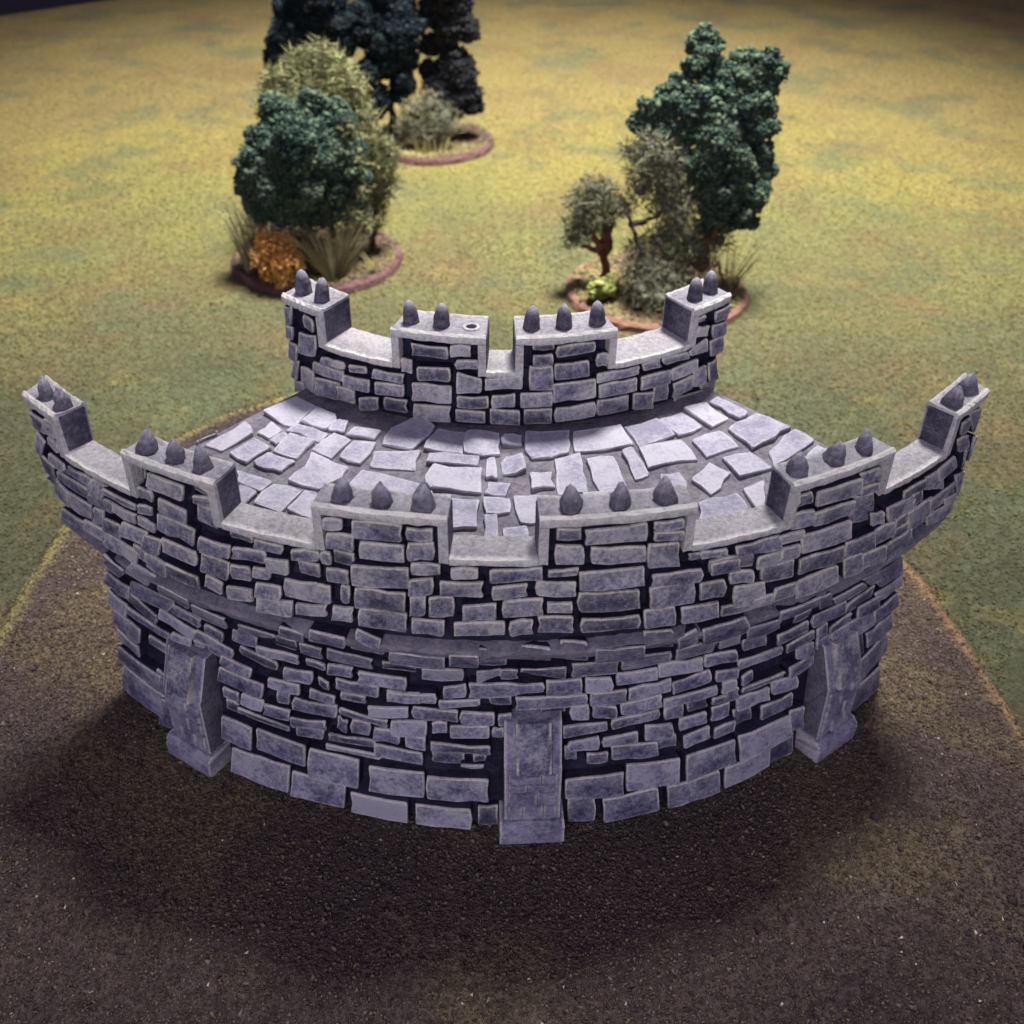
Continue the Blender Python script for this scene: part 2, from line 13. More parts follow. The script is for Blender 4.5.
TREE = json.loads('''{"A_teal":[[-4,-60,622,91],[-96,-60,608,74],[98,-60,619,82],[161,-10,555,75],[-154,-110,595,57],[-110,-160,551,106],[16,-210,577,113],[127,-160,546,106],[174,-110,455,83],[-180,-140,481,83],[-221,-140,418,58],[-91,-210,424,107],[24,-230,433,106],[125,-180,403,91],[-146,-160,319,76],[-20,-160,321,76],[178,-60,329,68],[-191,-110,533,50],[-183,-160,297,59],[-79,-200,292,67],[57,-180,299,67],[144,-140,302,59],[-235,-140,375,46],[-121,-60,672,57],[-42,-40,684,61],[48,-40,685,61],[141,-40,670,62],[202,-60,522,67],[-253,-140,400,38],[-204,-160,327,50],[209,-60,395,59],[176,-80,270,52]],"A_olive":[[51,190,821,71],[-29,190,772,76],[118,190,766,76],[-92,160,731,76],[16,140,726,93],[137,160,701,85],[-136,140,683,68],[-29,120,669,84],[96,120,651,85],[185,160,661,68],[-149,180,741,42]],"A_olive2":[[196,120,734,59],[225,90,620,63],[247,60,525,72],[294,60,461,64],[259,40,425,77],[319,40,426,60],[340,40,490,47],[324,40,351,48],[230,40,314,70],[291,60,285,48],[253,40,202,62],[221,40,132,45]],"B_l":[[-607,-80,860,134],[-536,-80,790,125],[-675,-80,716,115],[-547,-130,704,115],[-469,-80,669,105],[-712,-80,617,95],[-589,-130,605,105],[-451,-80,570,85],[-761,-80,516,86],[-671,-80,507,86],[-811,-80,454,43],[-535,-80,519,75]],"B_c":[[-199,-30,856,135],[-231,-30,759,126],[-127,-30,736,105],[-284,-80,672,95],[-181,-80,633,116],[-357,-30,620,75],[-122,-80,549,80],[-215,-80,497,107],[-296,-130,407,75],[-276,-130,303,76],[-298,-130,222,66],[-83,-80,463,65],[-114,-80,370,65],[-146,-80,290,55]],"B_r":[[85,20,874,126],[108,20,778,116],[37,20,693,80],[186,20,705,85],[131,20,605,86],[211,20,606,65],[20,20,527,60],[154,20,451,77],[98,20,372,83],[210,-30,387,82],[71,-30,295,83],[181,-30,280,94],[247,-30,243,55],[113,-30,209,72],[5,20,397,49]],"B_bush":[[-58,-180,230,76],[25,-180,268,76],[105,-180,200,76],[-97,-200,166,66],[-4,-210,154,71],[86,-180,135,60]],"C_teal":[[129,180,991,54],[81,180,965,39],[147,150,937,70],[102,130,893,62],[191,150,889,55],[258,150,920,54],[319,150,898,55],[378,130,919,50],[415,130,882,43],[374,130,844,59],[292,110,849,70],[206,110,825,70],[105,80,817,70],[29,110,834,55],[-1,80,785,55],[69,50,757,70],[167,50,750,70],[263,50,767,78],[345,80,771,55],[-63,80,738,51],[-22,50,686,59],[-87,60,674,44],[73,10,673,63],[185,-20,684,78],[302,30,689,71],[362,60,688,43],[341,30,611,60],[231,-50,597,78],[123,-20,617,63],[43,30,607,60],[86,10,554,60],[392,60,700,47],[384,30,611,52],[394,30,523,48],[-118,90,696,40],[154,-70,563,63],[303,-20,540,68],[370,30,490,48],[222,-70,492,79],[321,-50,457,68],[132,-20,464,52],[192,-70,410,68],[301,-50,374,65],[362,-20,405,49],[264,-20,319,49],[174,10,319,49],[360,-20,333,33],[-33,130,801,35],[-104,90,762,31]],"C_olive":[[-84,-30,633,63],[-160,-10,617,35],[-21,-30,586,79],[-96,-30,546,71],[15,-30,499,72],[-110,-30,464,48],[6,-50,412,64],[72,-50,433,64],[60,-70,337,65],[-21,-30,466,60],[100,-70,265,57],[-167,-50,409,40]],"C_small":[[-298,30,439,61],[-243,30,419,61],[-343,30,376,53],[-211,30,357,49],[-301,10,342,58],[-361,10,298,45],[-371,10,241,37],[-304,30,260,38],[-235,30,292,37]],"C_bush":[[-96,-90,236,57],[-38,-90,280,57],[21,-90,216,66],[-55,-150,176,65],[36,-170,142,65],[-98,-220,120,57],[-17,-250,91,65],[-129,-150,183,41],[69,-220,78,49]],"A_under":[[-214,-60,203,57],[-127,-60,204,57],[-28,-60,192,61],[60,-60,207,61],[158,-40,209,61],[211,-10,266,57],[-58,-60,123,53],[163,-60,135,44]],"C_under":[[168,30,210,59],[253,50,225,50],[110,10,142,59],[198,30,134,51],[38,30,252,58]],"A_mix":[[213,-140,638,36],[-152,-60,688,37],[232,-140,508,37],[230,-110,370,42],[196,-160,280,42],[247,-60,210,43],[-2,-10,715,37]],"C_lime":[[-256,-170,94,41],[-214,-150,103,37],[-289,-170,102,29]],"A_orange":[[-140,-280,192,50],[-78,-280,180,50],[-176,-300,143,38],[-106,-320,135,50],[-47,-320,136,42],[-80,-340,72,34],[-142,-330,94,34]],"p":{"A_tuft":[[102,-260,111],[124,-260,361]],"A_twig":[[-233,-210,130],[-221,-210,380]],"A_trunk":[[244,-10,59],[273,20,210],[252,40,315]],"A_pale":[[-273,-160,229],[-337,-160,338],[-390,-160,241]],"B_trunk":[[-192,-80,44],[-185,-80,263],[-179,-80,472]],"C_trunk":[[-221,30,55],[-224,30,173],[-254,30,248]],"C_branch":[[-72,80,126],[-123,110,261],[-146,110,348],[-18,130,285],[-60,130,341]],"C_red":[[172,30,107],[189,30,210],[259,30,320]]}}''')

# ------------------------------------------------------------------ helpers
def link(name, me, mats, parent=None):
    o = bpy.data.objects.new(name, me)
    for m in (mats if isinstance(mats, (list, tuple)) else [mats]):
        me.materials.append(m)
    COL.objects.link(o)
    if parent: o.parent = parent
    return o

def empty(name, loc, label, cat, group=None, rz=0.0):
    o = bpy.data.objects.new(name, None); COL.objects.link(o)
    o.location = loc; o.rotation_euler = (0, 0, rz); o.empty_display_size = .1
    o['label'] = label; o['category'] = cat
    if group: o['group'] = group
    return o

class MB:
    """collects faces (verts, material index, edge-wear value per vertex)"""
    def __init__(s): s.v = []; s.f = []; s.m = []; s.e = []; s.t = []
    def vert(s, p, e=0.0, t=0.5):
        s.v.append(tuple(p)); s.e.append(e); s.t.append(t); return len(s.v)-1
    def face(s, idx, m=0): s.f.append(tuple(idx)); s.m.append(m)
    def box8(s, P, m=0, e=0.0, t=.5):
        i = [s.vert(p, e, t) for p in P]
        for q in ((0,3,2,1),(4,5,6,7),(0,1,5,4),(1,2,6,5),(2,3,7,6),(3,0,4,7)): s.face([i[k] for k in q], m)
    def build(s, name, mats, parent=None, smooth=False):
        me = bpy.data.meshes.new(name)
        me.from_pydata(s.v, [], s.f); me.update()
        me.polygons.foreach_set('material_index', s.m)
        if smooth: me.polygons.foreach_set('use_smooth', [True]*len(s.f))
        a = me.attributes.new('wear', 'FLOAT', 'POINT'); a.data.foreach_set('value', s.e)
        a = me.attributes.new('tone', 'FLOAT', 'POINT'); a.data.foreach_set('value', s.t)
        bm = bmesh.new(); bm.from_mesh(me); bmesh.ops.recalc_face_normals(bm, faces=bm.faces); bm.to_mesh(me); bm.free()
        return link(name, me, mats, parent)

# ------------------------------------------------------------------ materials
def mat(name, rough=.8):
    m = bpy.data.materials.new(name); m.use_nodes = True
    nt = m.node_tree; b = nt.nodes['Principled BSDF']
    b.inputs['Roughness'].default_value = rough
    b.inputs['Specular IOR Level'].default_value = .3
    return m, nt, b
def node(nt, t, **kw):
    n = nt.nodes.new(t)
    for k, v in kw.items():
        if k in n.inputs: n.inputs[k].default_value = v
        else: setattr(n, k, v)
    return n
def noise(nt, scale, detail=4, rough=.6, vec=None, w=None):
    n = nt.nodes.new('ShaderNodeTexNoise'); n.inputs['Scale'].default_value = scale
    n.inputs['Detail'].default_value = detail; n.inputs['Roughness'].default_value = rough
    if vec: nt.links.new(vec, n.inputs['Vector'])
    return n.outputs['Fac']
def ramp(nt, fac, stops):
    r = nt.nodes.new('ShaderNodeValToRGB'); nt.links.new(fac, r.inputs['Fac'])
    el = r.color_ramp.elements
    while len(el) < len(stops): el.new(.5)
    for e, (p, c) in zip(el, stops):
        e.position = p; e.color = (c[0], c[1], c[2], 1) if isinstance(c, tuple) else (c, c, c, 1)
    return r.outputs['Color']
def mix(nt, fac, a, b, mode='MIX'):
    n = nt.nodes.new('ShaderNodeMix'); n.data_type = 'RGBA'; n.blend_type = mode
    for sock, val in ((n.inputs[0], fac), (n.inputs[6], a), (n.inputs[7], b)):
        if isinstance(val, (int, float)): sock.default_value = val
        elif isinstance(val, tuple): sock.default_value = (*val, 1)
        else: nt.links.new(val, sock)
    return n.outputs[2]
def math_(nt, op, a, b=None, clamp=False):
    n = nt.nodes.new('ShaderNodeMath'); n.operation = op; n.use_clamp = clamp
    for s, val in zip(n.inputs, (a, b)):
        if val is None: continue
        if isinstance(val, (int, float)): s.default_value = val
        else: nt.links.new(val, s)
    return n.outputs[0]
def bump(nt, b, h, dist, strength=1.0):
    n = nt.nodes.new('ShaderNodeBump'); n.inputs['Distance'].default_value = dist; n.inputs['Strength'].default_value = strength
    nt.links.new(h, n.inputs['Height']); nt.links.new(n.outputs['Normal'], b.inputs['Normal'])
def attr(nt, name):
    n = nt.nodes.new('ShaderNodeAttribute'); n.attribute_name = name; return n
def objco(nt): return nt.nodes.new('ShaderNodeTexCoord').outputs['Object']

def stone_material(name, dark, mid, light, edge, wearamt=.75):
    """dry-brushed resin stone: dark wash in the low spots, pale paint on edges"""
    m, nt, b = mat(name, .72)
    co = objco(nt)
    n1 = noise(nt, 16, 5, .7, co); n2 = noise(nt, 110, 5, .85, co)
    k = math_(nt, 'ADD', math_(nt, 'MULTIPLY', n1, .5), math_(nt, 'MULTIPLY', n2, .5))
    tone = attr(nt, 'tone').outputs['Fac']
    k = math_(nt, 'ADD', k, math_(nt, 'MULTIPLY', math_(nt, 'SUBTRACT', tone, .5), .30))
    body = ramp(nt, k, [(.39, dark), (.49, mid), (.59, light)])
    wear = attr(nt, 'wear').outputs['Fac']
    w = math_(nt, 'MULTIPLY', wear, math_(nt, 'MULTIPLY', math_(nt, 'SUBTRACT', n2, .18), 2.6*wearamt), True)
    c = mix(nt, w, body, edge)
    nt.links.new(c, b.inputs['Base Color'])
    bump(nt, b, math_(nt, 'ADD', n1, n2), .008, .6)
    return m

M_STONE = stone_material('drybrushed_stone', (.040,.039,.095), (.195,.19,.305), (.48,.468,.56), (.86,.82,.76), 1.1)
M_RIM   = stone_material('drybrushed_rim', (.12,.112,.16), (.265,.255,.315), (.43,.415,.46), (.90,.86,.78), 1.2)
M_STONEP = stone_material('drybrushed_stone_lit', (.052,.049,.10), (.235,.228,.315), (.57,.552,.565), (.90,.86,.72), 1.1)  # lighter, warmer stone copy: the upper band's yellowish light put into the colour
M_PAVE  = stone_material('drybrushed_paving', (.31,.295,.40), (.48,.468,.57), (.64,.625,.70), (.82,.80,.84), .8)
M_BED   = stone_material('paving_bed', (.11,.098,.135), (.22,.20,.235), (.34,.315,.34), (.48,.44,.45))
M_CORE  = stone_material('dark_mortar', (.009,.008,.020), (.019,.016,.040), (.045,.04,.075), (.08,.07,.12), .4)
M_LEDGE = stone_material('ledge_stone', (.09,.08,.13), (.21,.195,.27), (.34,.32,.37), (.45,.42,.42))
M_BUTT  = stone_material('buttress_stone', (.115,.105,.185), (.27,.255,.36), (.46,.44,.52), (.80,.76,.74), 1.15)
M_JAMB  = stone_material('dark_washed_shaded_side', (.014,.012,.03), (.05,.045,.08), (.15,.14,.19), (.34,.32,.37), .6)  # dark wash on merlon sides; on buttress sides, shadow put into the colour
M_SPIKE = stone_material('dark_spike', (.012,.010,.026), (.036,.032,.062), (.12,.112,.16), (.50,.48,.54), 1.0)

def ground_material():
    m, nt, b = mat('flock_mat', .95)
    b.inputs['Specular IOR Level'].default_value = .1
    co = objco(nt)
    big = noise(nt, .55, 3, .5, co); med = noise(nt, 2.3, 4, .6, co)
    k = math_(nt, 'ADD', math_(nt, 'MULTIPLY', big, .6), math_(nt, 'MULTIPLY', med, .4))
    sep = nt.nodes.new('ShaderNodeSeparateXYZ'); nt.links.new(co, sep.inputs[0])
    # the mat is printed greener on the near half and straw coloured further off
    far = math_(nt, 'MULTIPLY', math_(nt, 'SUBTRACT', sep.outputs['Y'], 4.9), .22)
    k2 = math_(nt, 'ADD', math_(nt, 'MULTIPLY', math_(nt, 'SUBTRACT', k, .5), 1.5), math_(nt, 'ADD', far, .5), True)
    base = ramp(nt, k2, [(.0, (.095,.10,.05)), (.28, (.145,.143,.058)), (.52, (.205,.198,.060)), (.78, (.285,.240,.062)), (1.0, (.275,.215,.068))])
    br = noise(nt, 1.5, 5, .65, co)
    base = mix(nt, ramp(nt, br, [(.49, 0.0), (.64, .60)]), base, (.205,.135,.058))
    gr = noise(nt, 2.1, 5, .65, co); mp = node(nt, 'ShaderNodeMapping'); nt.links.new(co, mp.inputs[0]); mp.inputs['Location'].default_value = (7.3, 2.1, 0); 
    gn = noise(nt, 1.9, 5, .65, mp.outputs[0])
    base = mix(nt, ramp(nt, gn, [(.51, 0.0), (.64, .65)]), base, (.125,.148,.068))
    base = mix(nt, ramp(nt, gr, [(.57, 0.0), (.70, .5)]), base, (.34,.27,.075))
    g1 = noise(nt, 30, 3, .7, co); g2 = noise(nt, 95, 2, .7, co)
    g = math_(nt, 'ADD', math_(nt, 'MULTIPLY', g1, .5), math_(nt, 'MULTIPLY', g2, .5))
    c = mix(nt, 1.0, base, ramp(nt, g, [(.36, (.42,.42,.46)), (.5, (.68,.69,.82)), (.62, (1.02,1.02,1.14))]), 'MULTIPLY')
    nt.links.new(c, b.inputs['Base Color'])
    bump(nt, b, g, .012, .6)
    return m
M_MAT = ground_material()

def board_material():
    m, nt, b = mat('flocked_board', .95)
    b.inputs['Specular IOR Level'].default_value = .1
    co = objco(nt)
    big = noise(nt, 1.6, 4, .6, co)
    base = ramp(nt, big, [(.30, (.050,.038,.042)), (.5, (.095,.068,.062)), (.62, (.155,.122,.07)), (.75, (.135,.082,.078))])
    e = attr(nt, 'wear').outputs['Fac']
    sx = nt.nodes.new('ShaderNodeSeparateXYZ'); nt.links.new(co, sx.inputs[0]); n = math_(nt, 'ADD', .5, math_(nt, 'MULTIPLY', sx.outputs['X'], .4))
    base = mix(nt, math_(nt, 'MULTIPLY', e, .62), base, ramp(nt, n, [(.42, (.36,.33,.10)), (.58, (.40,.25,.11))]))
    g = math_(nt, 'ADD', math_(nt, 'MULTIPLY', noise(nt, 45, 3, .7, co), .5), math_(nt, 'MULTIPLY', noise(nt, 120, 2, .7, co), .5))
    c = mix(nt, 1.0, base, ramp(nt, g, [(.34, .35), (.5, 1.0), (.66, 1.8)]), 'MULTIPLY')
    nt.links.new(c, b.inputs['Base Color'])
    bump(nt, b, g, .03, .9)
    return m
M_BOARD = board_material()

def crumb_material(name, stops, rough=.95):
    m, nt, b = mat(name, rough); b.inputs['Specular IOR Level'].default_value = .1
    nt.links.new(ramp(nt, attr(nt, 'tone').outputs['Fac'], stops), b.inputs['Base Color'])
    return m
M_TEAL  = crumb_material('teal_foam', [(0, (.016,.028,.027)), (.5, (.042,.074,.058)), (1, (.11,.15,.09))])
M_NIGHT = crumb_material('blue_black_foam', [(0, (.008,.012,.018)), (.5, (.016,.026,.034)), (1, (.034,.05,.052))])
M_PLUM  = crumb_material('plum_black_foam', [(0, (.012,.012,.016)), (.5, (.025,.026,.030)), (1, (.048,.048,.048))])
M_OLIVE = crumb_material('olive_fibre', [(0, (.12,.12,.06)), (.5, (.22,.225,.11)), (1, (.40,.42,.18))])
M_GREY  = crumb_material('grey_olive_fibre', [(0, (.11,.11,.08)), (.5, (.20,.205,.135)), (1, (.33,.34,.20))])
M_ORANGE= crumb_material('orange_leaves', [(0, (.32,.14,.04)), (.5, (.68,.36,.10)), (1, (.80,.55,.22))])
M_LIME  = crumb_material('lime_flock', [(0, (.12,.14,.04)), (.5, (.22,.25,.07)), (1, (.34,.37,.13))])
M_STRAW = crumb_material('dry_straw', [(0, (.14,.12,.075)), (.5, (.27,.24,.14)), (1, (.50,.46,.25))])
M_PALE  = crumb_material('pale_straw', [(0, (.45,.42,.16)), (1, (.72,.68,.32))])
M_FLOCK = crumb_material('stand_flock', [(0, (.09,.065,.045)), (.4, (.18,.15,.07)), (.7, (.25,.24,.09)), (1, (.46,.36,.17))])
M_EARTH = crumb_material('board_crumbs', [(0, (.030,.022,.027)), (.35, (.075,.054,.054)), (.65, (.16,.125,.082)), (.9, (.27,.215,.16)), (1, (.60,.55,.42))])
M_GRASSC= crumb_material('mat_crumbs', [(0, (.065,.065,.036)), (.4, (.13,.122,.052)), (.75, (.215,.185,.068)), (1, (.36,.30,.13))])
def plain(name, stops, scale=20, rough=.85, bd=.01):
    m, nt, b = mat(name, rough); n = noise(nt, scale, 5, .65, objco(nt))
    nt.links.new(ramp(nt, n, stops), b.inputs['Base Color']); bump(nt, b, n, bd, .8); return m
M_RIMBR = plain('brown_stand_rim', [(.3, (.075,.036,.036)), (.55, (.14,.07,.066)), (.75, (.22,.13,.10))], 40)
M_RIMTAN= plain('tan_stand_rim', [(.3, (.17,.085,.06)), (.55, (.27,.145,.10)), (.75, (.36,.22,.14))], 40)
M_BARK  = plain('dark_bark', [(.3, (.018,.014,.014)), (.7, (.06,.045,.04))], 30)
M_BARKR = plain('red_bark', [(.3, (.07,.025,.018)), (.5, (.20,.075,.04)), (.7, (.34,.15,.07))], 30)
M_FLOOR = plain('dark_floor', [(.3, (.010,.009,.014)), (.7, (.022,.02,.028))], 3)

# ------------------------------------------------------------------ tower
TC = (-0.0342, 2.785, 0.0); TYAW = R2(1.92)
tower = empty('castle_bastion', TC, 'grey drybrushed stone quarter-round castle bastion with two rings of battlements and dark spikes', 'castle', rz=TYAW)

def pol(R, a, z): return Vector((R*math.sin(a), -R*math.cos(a), z))
DECK_HL = R2(41.3)                                         # half angle of the deck's cut ends
def hl(R): return R2(44.3+max(0, .735-R)/.115*2 if R < .8 else 47.1+min(1.6, max(0, 1.33-R)/.07*1.6))             # the two battlements run a little past them
def wallR(z): return 2*float(np.interp(z/2, [0,.2157,.285,.5], [.6485,.6306,.665,.665]))

def ring(mb, prof, a0=None, a1=None, n=72, m=0, wear=None, jit=0.0, half=None):
    """sweep a closed (R,z) outline round the tower axis between two azimuths (None = the cast's cut ends)"""
    k = len(prof); rows = []
    for i in range(n+1):
        t = i/n; row = []
        for j, (R, z) in enumerate(prof):
            lo = -(half or hl(R)) if a0 is None else a0; hi = (half or hl(R)) if a1 is None else a1
            a = lo + (hi-lo)*t
            rr = R + random.uniform(-jit, jit)
            row.append(mb.vert(pol(rr, a, z + random.uniform(-jit, jit)), wear[j] if wear else 0, .5))
        rows.append(row)
    for i in range(n):
        for j in range(k):
            mb.face((rows[i][j], rows[i+1][j], rows[i+1][(j+1) % k], rows[i][(j+1) % k]), m)
    mb.face(rows[0], m); mb.face(rows[-1][::-1], m)

def rounded_outline(P, d, jit):
    """closed 2-D outline from corner points: cut corners, broken edges"""
    out = []; n = len(P)
    for i in range(n):
        p0, p, p2 = P[i-1], P[i], P[(i+1) % n]
        e1 = (p0-p); e2 = (p2-p); l1 = max(e1.length, 1e-5); l2 = max(e2.length, 1e-5)
        c = min(d*random.uniform(.5, 1.5), .3*l1, .3*l2)
        out.append(p + e1/l1*c); out.append(p + e1/l1*c*.25 + e2/l2*c*.25); out.append(p + e2/l2*c)
        k = max(1, int(l2/.045))
        for q in range(1, k+1):
            t = q/(k+1)
            nrm = Vector((-e2.y, e2.x))/l2
            out.append(p + e2*(c/l2 + t*(1-2*c/l2)) + nrm*random.gauss(0, jit))
    return out

def stone(mb, P, surf, low, high, m=0, bevel=.005, tone=.5, jit=.0019, side=1, up=True):
    """a chipped block: outline P in 2-D, surf(x,y,h) maps to space, from height low to high"""
    cen = sum(P, Vector((0, 0)))/len(P)
    P = [p+(p-cen).normalized()*.0027 for p in P]
    o = rounded_outline(P, .0036, jit)
    c = sum(o, Vector((0, 0)))/len(o)
    w = max(p.x for p in o)-min(p.x for p in o); h = max(p.y for p in o)-min(p.y for p in o)
    def shrink(p, d):
        return Vector((c.x+(p.x-c.x)*(1-2*min(d, .3*w)/w), c.y+(p.y-c.y)*(1-2*min(d, .3*h)/h)))
    tilt = (random.gauss(0, .0022), random.gauss(0, .0022))
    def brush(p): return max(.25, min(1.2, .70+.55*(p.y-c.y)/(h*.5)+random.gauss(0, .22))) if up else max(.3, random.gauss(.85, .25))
    def H(p): return tilt[0]*(p.x-c.x)/(w*.5) + tilt[1]*(p.y-c.y)/(h*.5)
    rings = []
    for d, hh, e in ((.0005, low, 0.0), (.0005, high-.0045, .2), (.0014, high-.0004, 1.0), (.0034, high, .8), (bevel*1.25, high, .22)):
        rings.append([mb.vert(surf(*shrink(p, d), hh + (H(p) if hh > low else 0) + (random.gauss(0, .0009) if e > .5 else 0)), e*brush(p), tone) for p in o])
    n = len(o)
    for k_, (a, b) in enumerate(zip(rings, rings[1:])):
        for i in range(n): mb.face((a[i], a[(i+1) % n], b[(i+1) % n], b[i]), side if k_ == 0 else m)
    cc = mb.vert(surf(c.x, c.y, high - .0004), 0, tone)
    for i in range(n): mb.face((rings[-1][i], rings[-1][(i+1) % n], cc), m)

def wall_stones(mb, data, Rfun, low, out, m, amin=None, amax=None, ztop=None):
    for q in data:
        pts = [(q[1+2*i]/100, q[2+2*i]/1e4) for i in range(4)]
        zc = sum(p[1] for p in pts)/4; Rc = Rfun(zc)
        P = [Vector((R2(a)*Rc, z)) for a, z in pts]
        # minimum size so that grazing blocks stay solid
        area = 0.0
        for i in range(4): area += P[i].x*P[(i+1) % 4].y - P[(i+1) % 4].x*P[i].y
        if abs(area) < 6e-4:
            cen = sum(P, Vector((0, 0)))/4; P = [cen+(p-cen)*1.35 for p in P]
        am = sum(a for a, z in pts)/4; cx = R2(am)*Rc
        if abs(am) > 34:                                # blocks seen edge-on were measured a little narrow
            for p in P: p.x = cx+(p.x-cx)*1.22
        lim = hl(Rc)*Rc
        for p in P: p.x = max(-lim+.002, min(lim-.002, p.x)); p.y = max(.004, p.y)
        for p in P:
            if amin is not None: p.x = max(p.x, amin*Rc)
            if amax is not None: p.x = min(p.x, amax*Rc)
            if ztop is not None: p.y = min(p.y, ztop(math.degrees(p.x/Rc)) if callable(ztop) else ztop)
        if max(p.x for p in P)-min(p.x for p in P) < .012 or max(p.y for p in P)-min(p.y for p in P) < .010: continue
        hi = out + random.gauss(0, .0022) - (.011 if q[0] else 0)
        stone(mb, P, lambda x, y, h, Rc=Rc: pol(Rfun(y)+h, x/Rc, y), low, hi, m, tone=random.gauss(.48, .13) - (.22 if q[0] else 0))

# lower wall: dark core, then every block of the facing
mb = MB()
ring(mb, [(1.16,0),(1.297-.026,0),(1.2612-.026,.4314),(1.2612-.026,.50),(1.16,.50)], m=1)
ring(mb, [(.62,0),(1.158,0),(1.158,.50),(.62,.50)], m=1, half=DECK_HL)
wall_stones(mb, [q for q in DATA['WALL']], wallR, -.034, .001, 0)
mb.build('wall', [M_STONE, M_CORE], tower)

# parapet: band above the ledge, crenel sills, merlons with framed faces
def merlon_of(q, spans, zs):
    a = sum(q[1+2*i] for i in range(4))/400; z = sum(q[2+2*i] for i in range(4))/4e4
    if z < zs: return -1
    for i, (lo, hi_) in enumerate(spans):
        if lo-.4 <= a <= hi_+.4: return i
    return -1

def battlement(Rin, Rout, zb, zs, zt, spans, data, ledge, label):
    RO = lambda z: Rout
    band = MB()
    if ledge:
        ring(band, [(Rin,zb+.003),(wallR(.44)-.026,.443),(Rout-.032,.545),(Rout-.024,.60),(Rout-.024,zs-.001),(Rin,zs-.001)], m=1)
        # swelling ledge at the foot of the band
        ring(band, [(Rout-.06,.52),(wallR(.535)-.004,.535),(Rout-.006,.560),(Rout-.004,.572),(Rout-.03,.580)], n=150, m=2, wear=[0,.1,.6,.5,0], jit=.0020)
    else:
        ring(band, [(Rin,zb),(Rout-.022,zb),(Rout-.022,zs-.001),(Rin,zs-.001)], m=1)
    ends = [None]+[x for s in spans for x in s]+[None]
    wall_stones(band, [q for q in data if merlon_of(q, spans, zs-.012) < 0], RO, -.03, .001, 0, ztop=lambda a: zt-.03 if any(l+.9 < a < h-.9 for l, h in spans) else zs-.017)
    # sill of each crenel
    for i in range(len(spans)-1):
        a0 = R2(spans[i][1]); a1 = R2(spans[i+1][0])
        ring(band, [(Rin,zs),(Rin+.006,zs+.006),(Rout-.012,zs+.004),(Rout-.001,zs+.001),(Rout-.0005,zs-.012),(Rout-.03,zs-.014),(Rin,zs-.012)], a0+.0006, a1-.0006, 14, 3, wear=[.3,.4,.25,1,.5,0,0], jit=.0012)
    par = band.build('parapet', [M_STONEP, M_CORE, M_LEDGE, M_RIM], tower)
    par['label'] = label
    for i, (lo, hi_) in enumerate(spans):
        b = MB()
        first, last = i == 0, i == len(spans)-1
        A0 = None if first else R2(lo); A1 = None if last else R2(hi_)
        g = 0.0012
        ring(b, [(Rin+.004,zs+.002),(Rout-.024,zs+.002),(Rout-.024,zt-.012),(Rin+.004,zt-.012)], A0 and A0+g, A1 and A1-g, 14, 1)
        # top slab with a worn rim
        ring(b, [(Rin,zt-.014),(Rin,zt-.001),(Rin+.004,zt+.003),(Rin+.012,zt-.001),(Rout-.014,zt-.001),(Rout-.005,zt+.003),(Rout,zt-.002),(Rout-.001,zt-.018),(Rout-.028,zt-.020)], A0, A1, 14, 3, wear=[0,.4,.8,.2,.15,1,1,.5,0], jit=.0012)
        # jambs down both open sides, covering the full depth of the merlon
        w = .017
        for edge, on, sg in ((A0, not first, 1), (A1, not last, -1)):
            if not on: continue
            e2 = edge + sg*w/Rout
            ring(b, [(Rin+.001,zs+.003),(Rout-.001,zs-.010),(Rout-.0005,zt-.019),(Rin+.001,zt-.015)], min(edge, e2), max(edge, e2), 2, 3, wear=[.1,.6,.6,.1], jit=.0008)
            e3 = edge - sg*.0022/Rout
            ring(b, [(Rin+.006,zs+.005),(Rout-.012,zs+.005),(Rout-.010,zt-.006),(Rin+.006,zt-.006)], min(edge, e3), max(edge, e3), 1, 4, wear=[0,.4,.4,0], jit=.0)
        wall_stones(b, [q for q in data if merlon_of(q, spans, zs-.012) == i], RO, -.03, -.001, 0, None if first else R2(lo)+w/Rout+.0015, None if last else R2(hi_)-w/Rout-.0015, zt-.0235)
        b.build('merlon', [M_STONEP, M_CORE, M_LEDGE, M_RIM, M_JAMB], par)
    return par

OUT = [(-48.5,-41.8),(-33.1,-23.8),(-15.6,-5.2),(1.6,13.65),(21.9,32.5),(41.25,48.5)]
INN = [(-45.5,-34.4),(-20.4,-4.0),(1.0,18.6),(34.4,45.5)]
outer = battlement(1.260, 1.330, .44, .796, .886, OUT, DATA['PAR'], True, 'long outer parapet with six merlons')
inner = battlement(.635, .735, .50, .832, .917, INN, DATA['INN'], False, 'short inner parapet with four merlons')

